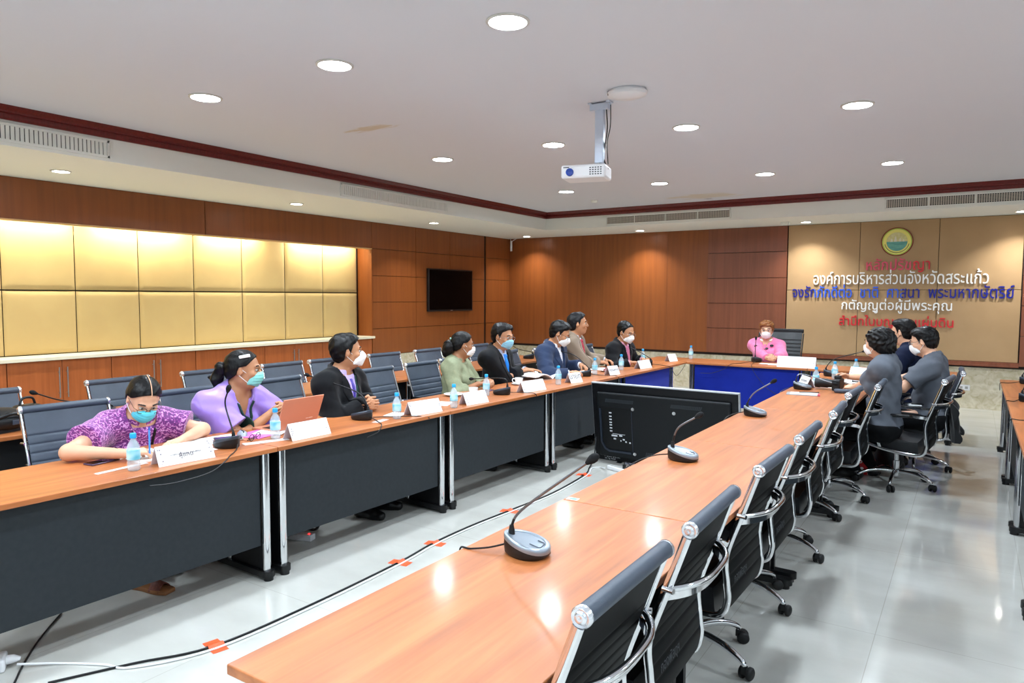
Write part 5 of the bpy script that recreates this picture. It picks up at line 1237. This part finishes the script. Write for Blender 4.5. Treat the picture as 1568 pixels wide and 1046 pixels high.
        sdf_object('hair', pr, .005, hm, root, off, inflate=.010, disp=lambda X, Y, Z: 2.2*wav(X, Y, Z), cuts=[hairline([-.16, -.09, -.04, .0, .03, .045, .06, .08, .11], [-.105, -.110, -.085, -.045, -.03, .01, .046, .052, .058])])
    elif hair == 'crop':
        pr = base+[Ell(hp(-.01, .0, .068), (.095*hs, .082*hs, .052*hs), RH, .03), Ell(hp(-.06, 0, .03), (.07*hs, .08*hs, .08*hs), RH, .03), Ell(hp(.055, -.02, .085), (.035*hs, .05*hs, .028*hs), RH, .03)]
        sdf_object('hair', pr, .005, hm, root, off, inflate=.010, disp=lambda X, Y, Z: 2*wav(X, Y, Z), cuts=[hairline([-.12, -.06, -.02, .0, .02, .04, .055, .08, .11], [-.09, -.085, -.05, -.02, -.02, .025, .055, .068, .072])])
    # ---------------- mask
    if mask is not None:
        mp = face[:3]+[Ell(hp(.062, 0, -.048), (.046*hs, .050*hs, .054*hs), RH, .02)]
        if mstyle == 'beak': mp += [Cone(hp(.090, 0, .0), hp(.112, 0, -.035), .006, .006, .035), Cone(hp(.112, 0, -.035), hp(.085, 0, -.095), .006, .008, .035)]
        else: mp += [Ell(hp(.085, 0, -.03), (.026*hs, .026*hs, .035*hs), RH, .03)]
        def mcut(X, Y, Z):
            x, y, z = hl(X, Y, Z); ay = np.abs(y); top = (-.006-.30*ay)*hs if mstyle != 'beak' else (.004-.55*ay)*hs
            return np.maximum(np.maximum(z-top, (-.108+.35*ay)*hs-z), np.maximum((.026+ay*.1)*hs-x, ay-.058*hs))
        pl = (lambda X, Y, Z: .0014*np.sin(hl(X, Y, Z)[2]*2*PI/(.019*hs))) if mstyle == 'flat' else None
        mo = sdf_object('face_mask', mp, .0045, mask, root, off, inflate=.006, cuts=[mcut], disp=pl)
        ml = MB()
        for q in (1, -1):
            for z0, z1 in ((-.022, .018), (-.075, -.030)):
                pts = [hp(.036, q*.060, z0), hp(.012, q*.074, (z0+z1)/2), hp(-.012, q*.083, z1)]; ml.tube([tuple(p-off) for p in pts], .0022, 6)
        ml.build('ear_loops', MASKW if mask is not MASKK else MASKK, mo)
    if glasses:
        g = MB(); q6 = np.linspace(0, 2*PI, 21)[:-1]
        for q in (1, -1):
            g.tube([tuple(hp(.104-.10*abs(.024*math.cos(a)+.0)*1, q*.033+.025*math.cos(a), .0+.018*math.sin(a)*(1.0))-off) for a in q6], .0016, 6, closed=True)
            g.tube([tuple(hp(*p)-off) for p in ((.100, q*.058, .006), (.085, q*.072, .008), (.0, q*.083, .010), (-.02, q*.082, -.006))], .0014, 6)
        g.tube([tuple(hp(.106, y, .004)-off) for y in (-.009, 0, .009)], .0014, 6)
        g.build('glasses', glasses, root)
    # ---------------- clothes
    o = outfit; ph = (abs(head[1])*7.3) % 6
    def tl(X, Y, Z): return tuple(RT[0, i]*(X-NB[0])+RT[1, i]*(Y-NB[1])+RT[2, i]*(Z-NB[2]) for i in range(3))
    hemz = hip_z-.03
    hem = lambda X, Y, Z: hemz-Z+0*X+0*Y
    nk = lambda X, Y, Z: (lambda x, y, z: np.minimum(z-(.028*s-.45*np.maximum(x, -.03)), o.get('nr', .086)*s-np.sqrt((x-.025)**2+y*y)))(*tl(X, Y, Z))       # neckline plane, lower in front
    def sleeve_pr(frac_fore=1.0, extra=0.0, upper=1.0, back=.02):
        P = []; cut = []
        for q in (1, -1):
            S, E, Wr = arms[q]
            if upper < 1.0:
                M1 = S+(E-S)*upper; P.append(Cone(S, M1, .056*s+extra*.6, .053*s+extra, .04))
            else:
                d = nrm(Wr-E); End = E+(Wr-E)*frac_fore-d*back
                P += [Cone(S, E, .056*s+extra, .050*s+extra, .04), Cone(E, End, .050*s+extra, .034*s+extra, .03)]
        return P
    def endcut(frac=1.0, back=.012, upper=None):
        cs = []
        for q in (1, -1):
            S, E, Wr = arms[q]
            if upper: 
                d = nrm(E-S); c = S+(E-S)*upper
            else:
                d = nrm(Wr-E); c = E+(Wr-E)*frac-d*back
            cs.append((c, d))
        def cut(X, Y, Z):
            out = None
            for c, d in cs:
                pl = (X-c[0])*d[0]+(Y-c[1])*d[1]+(Z-c[2])*d[2]; r = np.sqrt((X-c[0])**2+(Y-c[1])**2+(Z-c[2])**2)-(.15 if upper else .105)
                v = np.minimum(pl, -r) ; out = v if out is None else np.maximum(out, v)
            return out
        return cut
    def patch(name, prims, inflate, poly, mat, hh=.005, lo_inf=None):
        """A thin raised piece: the garment surface within a polygon drawn on the chest (lateral, height below the neck)."""
        py = np.array(poly, float)
        def cut(X, Y, Z):
            x, y, z = tl(X, Y, Z); y = y/s; z = z/s; d = None
            for i in range(len(py)):
                a, b = py[i], py[(i+1) % len(py)]; e = b-a; n = V3(e[1], -e[0], 0)[:2]/np.hypot(*e)
                v = (y-a[0])*n[0]+(z-a[1])*n[1]; d = v if d is None else np.maximum(d, v)
            return np.maximum(d*s, .0-x+.0)
        return sdf_object(name, prims, hh, mat, root, off, inflate=inflate, cuts=[cut], disp=folds(o.get('fold', .0035), 24, ph))
    kind = o['kind']; TP = torso+[Cone(T(0, 0, TL-.02), T(-.01, 0, TL+.03), .066*s, .060*s, .03)]
    if kind in ('jacket', 'coat'):
        inf = .020; sp_ = sleeve_pr(extra=.010)
        w0, wz = o.get('v', (.060, -.33))
        def opening(X, Y, Z):
            x, y, z = tl(X, Y, Z); half = np.maximum(w0*s*(1-z/(wz*s)), .004); v = np.abs(y)-half; return -np.maximum(np.maximum(v, .01-x), wz*s-z)
        sdf_object('shirt', TP, .0065, o['shirt'], root, off, inflate=.004, cuts=[hem, nk], disp=folds(.002, 22, ph))
        jk = sdf_object('jacket', TP+sp_, .0065, o['mat'], root, off, inflate=.014, cuts=[hem, nk, endcut(back=.022), opening], disp=folds(o.get('fold', .0035), 24, ph))
        for q in (1, -1):
            pl = [(q*(w0+.008), -.005), (q*(w0+.058), -.05), (q*(w0+.062), -.105), (q*(w0+.022), -.12), (q*.022, wz+.02), (q*.006, wz+.03)]
            pl = [(q*(w0+.004), -.0), (q*(w0+.050), -.035), (q*(w0+.052), -.12), (q*.012, wz+.03), (q*.004, wz+.06)]
            if q > 0: pl = pl[::-1]
            patch('lapel', TP+sp_, .020, pl, o['mat'])
        def jc(X, Y, Z):
            x, y, z = tl(X, Y, Z); return np.maximum(np.maximum(z-(.040*s-.30*x), -.05*s-.5*x-z), x-.045*s+0*y)
        sdf_object('jacket_collar', [Cone(T(-.004, 0, TL-.06), T(-.014, 0, TL+.05), .090*s, .076*s, .01)], .005, o['mat'], root, off, inflate=.004, cuts=[jc])
        cuffs = []
        for q in (1, -1):
            S, E, Wr = arms[q]; d = nrm(Wr-E); m = MB(); m.tube([tuple(Wr-d*.045-off), tuple(Wr-d*.010-off)], [.040*s, .036*s], 16); m.build('cuff', o.get('cuff', o['shirt']), root)
    elif kind == 'blouse':
        up_ = o.get('upper', .72)
        if sleeve == 'short': sp_ = sleeve_pr(extra=o.get('puff', .014), upper=up_+.1); cuts = [hem, nk, endcut(upper=up_, back=0)]
        else: sp_ = sleeve_pr(frac_fore=o.get('fore', 1.0), extra=.008); cuts = [hem, nk, endcut(frac=o.get('fore', 1.0), back=.02)]
        if 'vneck' in o:
            w0, wz = o['vneck']
            def op(X, Y, Z):
                x, y, z = tl(X, Y, Z); half = np.maximum(w0*s*(1-z/(wz*s)), .0); return -np.maximum(np.maximum(np.abs(y)-half, .01-x), wz*s-z)
            cuts.append(op)
        sdf_object('blouse', TP+sp_, .0065, o['mat'], root, off, inflate=.010, cuts=cuts, disp=folds(o.get('fold', .004), 24, ph))
    if o.get('collar'):
        cm, ch, gap = o['collar']
        def cc(X, Y, Z):
            x, y, z = tl(X, Y, Z); r = np.sqrt((x+.005)**2+y*y)
            return np.maximum(np.maximum(-(r-.058*s), z-(.044*s-.15*x)), np.maximum((.0-.42*x-ch)-z, gap*np.maximum(x, 0)-np.abs(y)+.0))
        sdf_object('collar', [Cone(T(-.004, 0, TL-.06), T(-.012, 0, TL+.06), .074*s, .068*s, .01)]+torso[3:], .005, cm, root, off, inflate=.004 if kind != 'jacket' else .010, cuts=[cc])
    if 'tie' in o:
        patch('necktie', TP, .014, [(-.022, -.015), (.022, -.015), (.036, -.30), (0, -.35), (-.036, -.30)][::-1], o['tie'])
        sdf_object('tie_knot', [Ell(T(.095*s, 0, TL-.035*s), (.020, .021, .024), RT, .01)], .005, o['tie'], root, off)
    if 'placket' in o: patch('placket', TP+(sp_ if kind == 'blouse' else []), .0135 if kind == 'blouse' else .008, [(-.014, -.03), (.014, -.03), (.014, -.40), (-.014, -.40)][::-1], o['placket'])
    if 'lanyard' in o:
        for q in (1, -1):
            pl = [(q*.060, -.01), (q*.072, -.01), (q*.010, -.30), (-q*.004, -.30)]; patch('lanyard', TP+(sp_ if kind == 'blouse' else []), .024 if kind == 'blouse' else .014, pl[::-1] if q > 0 else pl, o['lanyard'])
    for i, (y, z, r, m) in enumerate(o.get('spots', ())):
        x0 = .12
        F = [Ell(T(.0, y, TL+z), (.30, r, r*.7), RT, .01)]
        def cs(X, Y, Z, y=y, z=z, r=r):
            a, b, c = tl(X, Y, Z); return np.maximum(np.maximum(np.sqrt((b-y*s)**2+((c-z*s)*1.5)**2)-r, .02-a), a-.20)
        sdf_object('ornament', TP+sp_, .005, m, root, off, inflate=.026, cuts=[cs])
    if legs: 
        sdf_object('trousers', legp+[torso[0]], .010, o.get('trousers', TROU), root, off, inflate=.014, cuts=[lambda X, Y, Z: Z-(hip_z+.05)+0*X+0*Y, lambda X, Y, Z: .075-Z+0*X+0*Y], disp=folds(.003, 20, ph))
        for f in foot: sdf_object('shoe', f, .008, SHOE, root, off, inflate=.010, cuts=[lambda X, Y, Z: Z-.10+0*X+0*Y, lambda X, Y, Z: .002-Z+0*X+0*Y])
    return dict(root=root, hp=lambda *a: hp(*a)-off, T=lambda x, y, z: T(x, y, TL+z)-off, arms=arms, off=off, RH=RH, RT=RT)

DN = (0, 0, -1)
def clasp(x, y, z, ax, fw, gap=.05):
    """Two folded hands meeting at a point; ax = the line from left hand to right hand, fw = the way the forearms come in."""
    c = V3(x, y, z); ax = nrm(V3(*ax)); fw = nrm(V3(*fw))
    r = dict(w=c+ax*gap*1.0-fw*.085, D=fw*.8-ax*.62, N=-ax-fw*.1+V3(0, 0, -.15), T=V3(0, 0, 1), curl=(.62, .66, .7, .72), tc=.5, tin=.1)
    l = dict(w=c-ax*gap*1.0-fw*.085+V3(0, 0, .012), D=fw*.8+ax*.62, N=ax-fw*.1+V3(0, 0, -.15), T=V3(0, 0, 1), curl=(.6, .62, .66, .7), tc=.4, tin=.1)
    return {-1: r, 1: l}

# ---- fabrics
def ikat():
    m = M('purple_ikat', '#7a2f86', .7, sheen=.3); nt = m.node_tree; N = nt.nodes; L = nt.links
    tc = N.new('ShaderNodeTexCoord'); mp = N.new('ShaderNodeMapping'); mp.inputs['Scale'].default_value = (1, 1, 1); mp.inputs['Rotation'].default_value = (.5, .4, .6)
    w = N.new('ShaderNodeTexWave'); w.inputs['Scale'].default_value = 17; w.inputs['Distortion'].default_value = 9; w.inputs['Detail'].default_value = 1.5; w.inputs['Detail Scale'].default_value = 3.2
    r = N.new('ShaderNodeValToRGB'); e = r.color_ramp.elements; e[0].position = .0; e[0].color = lin('#5f2270'); e[1].position = 1; e[1].color = lin('#d9a6d8')
    a = e.new(.55); a.color = lin('#8c2f88'); b = e.new(.82); b.color = lin('#a8479c')
    L.new(tc.outputs['Object'], mp.inputs[0]); L.new(mp.outputs[0], w.inputs['Vector']); L.new(w.outputs['Fac'], r.inputs[0]); L.new(r.outputs[0], N['Principled BSDF'].inputs['Base Color']); return m
BLK = M('black_suit', '#0a0b0f', .8, spec=.2, sheen=.08); NVY = M('navy_suit', '#22304c', .75, spec=.25, sheen=.1, bump=.15, bscale=500); BRN = M('taupe_jacket', '#84725f', .75, sheen=.2, bump=.1, bscale=400)
LAV = M('lavender_satin', '#9a7bd0', .42, sheen=.2); SAGE = M('sage_linen', '#82896a', .75, col2='#8c9274', nscale=60, bump=.2, bscale=400); PNK = M('pink_knit', '#e0709c', .8, sheen=.2, col2='#e67ca6', nscale=40)
WSH = M('white_shirt', '#dedfe6', .7); LSH = M('lilac_shirt', '#b9a6dc', .65); PSH = M('pink_shirt', '#d59ab0', .7); BSH = M('pale_blue_shirt', '#b7c4e0', .7); GRY = M('grey_polo', '#5d626b', .85, spec=.2, bump=.12, bscale=500); NPL = M('navy_jacket', '#121a33', .8, spec=.2)
BTIE = M('bright_blue_tie', '#1f86ea', .45); RTIE = M('red_tie', '#a81f3a', .5, col2='#c23a52', nscale=40); LTIE = M('violet_tie', '#4a3a9c', .5); GREENL = M('dark_green_lanyard', '#123a2e', .6); BLKD = M('black_bead', '#0a0a0c', .3); WTRIM = M('white_trim', '#f0e9ee', .6)
WIRE = M('glasses_wire', '#5b4a3e', .25, .8); BFRAME = M('glasses_black', '#141416', .3); SILV = M('glasses_silver', '#b7b9bd', .2, .9)
GEM = M('brooch_silver', '#d8d4cc', .25, .6); YEL = M('hair_clip_white', '#e8e6df', .3); GRN = M('mint_clip', '#a9dccb', .35)

# 1 purple blouse, writing
p = person('woman in purple patterned blouse and glasses bent over the table writing', (-3.85, 2.14, 1.02), -14, 36, -6,
    {-1: dict(w=(-3.565, 1.90, .79), e=(-3.80, 1.72, .80), D=(.25, .95, .05), N=(-.2, .1, -1), T=(-.9, .3, .3), curl=(.55, .6, .7, .75), tc=.5, tin=.45),
      1: dict(w=(-3.66, 2.24, .79), e=(-3.80, 2.46, .80), D=(.35, -.9, .0), N=(-.1, 0, -1), T=(-.9, -.2, .3), curl=(.25, .28, .3, .32))},
    dict(kind='blouse', mat=ikat(), upper=.62, puff=.030, collar=(MATS['purple_ikat'], .045, .28), placket=MATS['purple_ikat'], lanyard=BLKD), hroll=-4, s=.94, female=True, skin='light', hair='back', mask=MASKT, glasses=WIRE, sleeve='short', h=.005, L=.50)
R = p['RH']; MB().tube([tuple(p['hp'](-.014+.1135*math.cos(a), .006, .030+.1015*math.sin(a))) for a in np.linspace(.62, 2.0, 16)], .0026, 6).build('hair_parting', SKIN['light'], p['root'])
MB().tube([tuple(V3(-3.62, 1.86, .79)-p['off']+V3(.0, .03*math.cos(a)*.3, 0)+V3(.0, 0, .030*math.sin(a))+V3(.028*math.cos(a), 0, 0)) for a in np.linspace(0, 2*PI, 18)[:-1]], .003, 6, closed=True).build('bracelet', BLKD, p['root'])
# 2 lavender blouse
p = person('woman in lavender blouse with green mask and white hair clip looking aside', (-3.95, 2.86, 1.115), 44, 4, 8, clasp(-3.72, 3.0, .855, (.25, -1, 0), (1, .1, .25)),
    dict(kind='blouse', mat=LAV, upper=.74, puff=.034, fold=.006, vneck=(.05, -.15), lanyard=GREENL), s=.99, female=True, skin='mid', hair='pony', mask=MASKG, sleeve='short', h=.005, wide=1.12, belly=.02)
R = p['RH']; c = p['hp'](.012, -.070, .088); T4 = Matrix(np.vstack([np.hstack([R@rotx(.75)@rotz(.35), c[:, None]]), [0, 0, 0, 1]]).tolist())
MB().box(-.034, .034, -.012, .012, -.003, .007, T=T4).build('hair_clip', YEL, p['root'], bevel=.004)
c = p['hp'](-.112, 0, .014); T4 = Matrix(np.vstack([np.hstack([R@roty(-1.2), c[:, None]]), [0, 0, 0, 1]]).tolist()); MB().lathe([(.024, -.008), (.029, 0), (.024, .008)], 18, T=T4).build('hair_tie', YEL, p['root'])
# 3 black jacket, turned away
p = person('man in black jacket and lilac shirt looking away over clasped hands', (-3.85, 3.67, 1.185), 54, 0, 14, clasp(-3.62, 3.70, .805, (.35, -1, 0), (1, .05, 0)),
    dict(kind='coat', mat=BLK, shirt=LSH, v=(.062, -.36), collar=(LSH, .03, .33), cuff=LSH, placket=LTIE, lanyard=GREENL), skin='mid', hair='short', mask=MASKW, mstyle='beak', h=.005, wide=1.06)
MB().ell(tuple(p['arms'][-1][2]-p['off']-nrm(p['arms'][-1][2]-p['arms'][-1][1])*.06+V3(.012, -.038, -.01)), (.008, .008, .008), 10, 8).build('cuff_button', GEM, p['root'])
# 4 sage blouse
p = person('woman in sage green blouse with low ponytail turned away', (-3.98, 5.25, 1.14), 50, 6, 20, {-1: dict(w=(-3.74, 5.16, .80), D=(.45, .9, .05), N=(0, .2, -1), T=(-.8, .3, .4), curl=(.3, .35, .4, .5)), 1: dict(w=(-3.80, 5.40, .81), D=(.8, -.6, 0), N=(-.1, 0, -1), T=(-.5, -.6, .3), curl=(.35, .4, .4, .5))},
    dict(kind='blouse', mat=SAGE, fore=.62, fold=.005, collar=(SAGE, .02, .4), spots=((.05, -.17, .018, GEM), (-.06, -.20, .014, GEM))), s=.96, female=True, skin='tan', hair='bun', mask=MASKW, h=.006, wide=1.05)
c = p['hp'](-.108, 0, .028); g = MB(); [g.ell((c[0]+.010*math.cos(i*2.1), c[1]+.026*math.cos(i*1.3), c[2]+.026*math.sin(i*1.7)), (.010, .010, .010), 8, 6) for i in range(9)]; g.build('hair_clip', GRN, p['root'])
# 5 blue tie
p = person('man in black suit with bright blue tie, hand on the open book', (-3.90, 5.80, 1.195), 0, 10, 8, {-1: dict(w=(-3.80, 5.99, .845), D=(.15, .95, .02), N=(0, .1, -1), T=(-.9, .2, .2), curl=(.12, .12, .14, .18), spread=.5), 1: dict(w=(-3.84, 6.14, .84), D=(.7, .5, 0), N=(0, 0, -1), T=(.5, -.7, 0), curl=(.2, .2, .2, .25))},
    dict(kind='jacket', mat=BLK, shirt=BSH, tie=BTIE, collar=(BSH, .035, .33), v=(.078, -.40)), skin='mid', hair='short', mask=MASKB, glasses=SILV)
# 6 navy suit
p = person('man in navy suit and glasses looking down at the table', (-3.72, 6.64, 1.195), 20, 26, 4, {-1: dict(w=(-3.47, 6.42, .80), D=(.5, .85, .05), N=(-.3, .2, -.9), T=(-.6, .4, .7), curl=(.25, .3, .35, .4)), 1: dict(w=(-3.64, 6.98, .83), D=(.85, -.4, -.1), N=(-.2, -.2, -1), T=(-.3, -.9, .3), curl=(.45, .5, .5, .55))},
    dict(kind='jacket', mat=NVY, shirt=WSH, collar=(WSH, .035, .33), v=(.060, -.34), fold=.005), skin='mid', hair='short', mask=MASKW, mstyle='beak', glasses=BFRAME)
# 7 taupe jacket, no mask
p = person('man in taupe jacket and red tie without a mask', (-3.88, 7.36, 1.275), 28, -2, 14, {-1: dict(w=(-3.70, 7.52, .82), D=(.75, .6, .0), N=(-.2, .1, -1), T=(-.5, .6, .5), curl=(.45, .5, .5, .55)), 1: dict(w=(-3.72, 7.78, .82), D=(.85, -.3, 0), N=(-.1, -.2, -1), T=(-.2, -.9, .3), curl=(.4, .45, .5, .5))},
    dict(kind='coat', mat=BRN, shirt=WSH, tie=RTIE, collar=(WSH, .035, .33), v=(.066, -.44)), skin='mid', hair='short', hairmat=HAIR_G, h=.006, hip_z=.54)
# 8 black suit, pink shirt
p = person('man in black suit and pink shirt leaning on the far end of the row', (-3.60, 8.10, 1.15), -14, 18, -6, {-1: dict(w=(-3.45, 7.90, .80), D=(.55, .8, 0), N=(0, .1, -1), T=(-.8, .4, .3), curl=(.2, .22, .25, .3)), 1: dict(w=(-3.48, 8.36, .80), D=(.8, -.35, 0), N=(-.1, 0, -1), T=(-.3, -.9, .2), curl=(.5, .5, .55, .55))},
    dict(kind='jacket', mat=BLK, shirt=PSH, tie=M('pink_tie', '#d07a98', .5), collar=(PSH, .035, .33), v=(.064, -.36)), skin='mid', hair='bald_front', mask=MASKW, mstyle='beak', glasses=SILV)
# 9 pink cardigan at the head table
p = person('woman in pink jacket with white mask at the head table', (-2.345, 9.92, 1.145), -80, 4, -88, clasp(-2.16, 9.44, .795, (-1, .0, 0), (.25, -1, 0)),
    dict(kind='blouse', mat=PNK, fold=.003, collar=(WTRIM, .05, .45), vneck=(.045, -.10), placket=PNK, spots=((.088, -.045, .024, BLKD), (-.105, -.05, .022, BLKD), (-.045, -.09, .018, BLKD), (.028, -.085, .02, BLKD), (.105, -.165, .020, BLKD))),
    s=.97, female=True, skin='light', hair='crop', hairmat=HAIR_B, mask=MASKW, mstyle='cup', glasses=SILV, wide=1.06)
# 10 grey shirt woman with camera
p = person('woman in grey shirt with short black hair holding the camera', (-.66, 6.64, 1.215), 158, 6, 172, {1: dict(w=(-.86, 6.84, .80), D=(-.75, .6, .05), N=(0, .5, -.8), T=(-.3, .6, .7), curl=(.5, .55, .6, .6)), -1: dict(w=(-.93, 7.08, .87), D=(-.8, -.3, .2), N=(-.1, -.6, -.7), T=(.2, -.5, .8), curl=(.45, .5, .55, .6), tc=.4)},
    dict(kind='blouse', mat=GRY, upper=.74, puff=.012, collar=(GRY, .03, .33), fold=.005), s=.95, female=True, skin='light', hair='bob', mask=MASKW, mstyle='cup', sleeve='short', h=.005, hip_z=.50, wide=1.04, L=.54, feet={1: (-.83, 6.80, .095), -1: (-.72, 7.0, .095)})
# 11 navy jacket man
p = person('man in dark navy jacket with black mask between the grey shirts', (-.60, 8.22, 1.245), 164, 6, 172, {}, dict(kind='blouse', mat=NPL, collar=(NPL, .03, .33), fold=.004), skin='light', hair='short', mask=MASKK, mstyle='flat')
# 12 grey polo man
p = person('man in grey polo shirt with glasses and white mask', (-.37, 7.46, 1.195), 170, 16, 176, {1: dict(w=(-.72, 7.28, .80), D=(-.9, .3, 0), N=(0, 0, -1), T=(.2, .9, .2)), -1: dict(w=(-.74, 7.62, .80), D=(-.9, -.2, 0), N=(0, 0, -1), T=(.2, -.9, .2))},
    dict(kind='blouse', mat=GRY, upper=.78, puff=.014, collar=(M('polo_collar', '#565a63', .8), .04, .4), fold=.005), skin='light', hair='short', mask=MASKW, mstyle='cup', glasses=SILV, sleeve='short', wide=1.12, belly=.02, hip_z=.50)
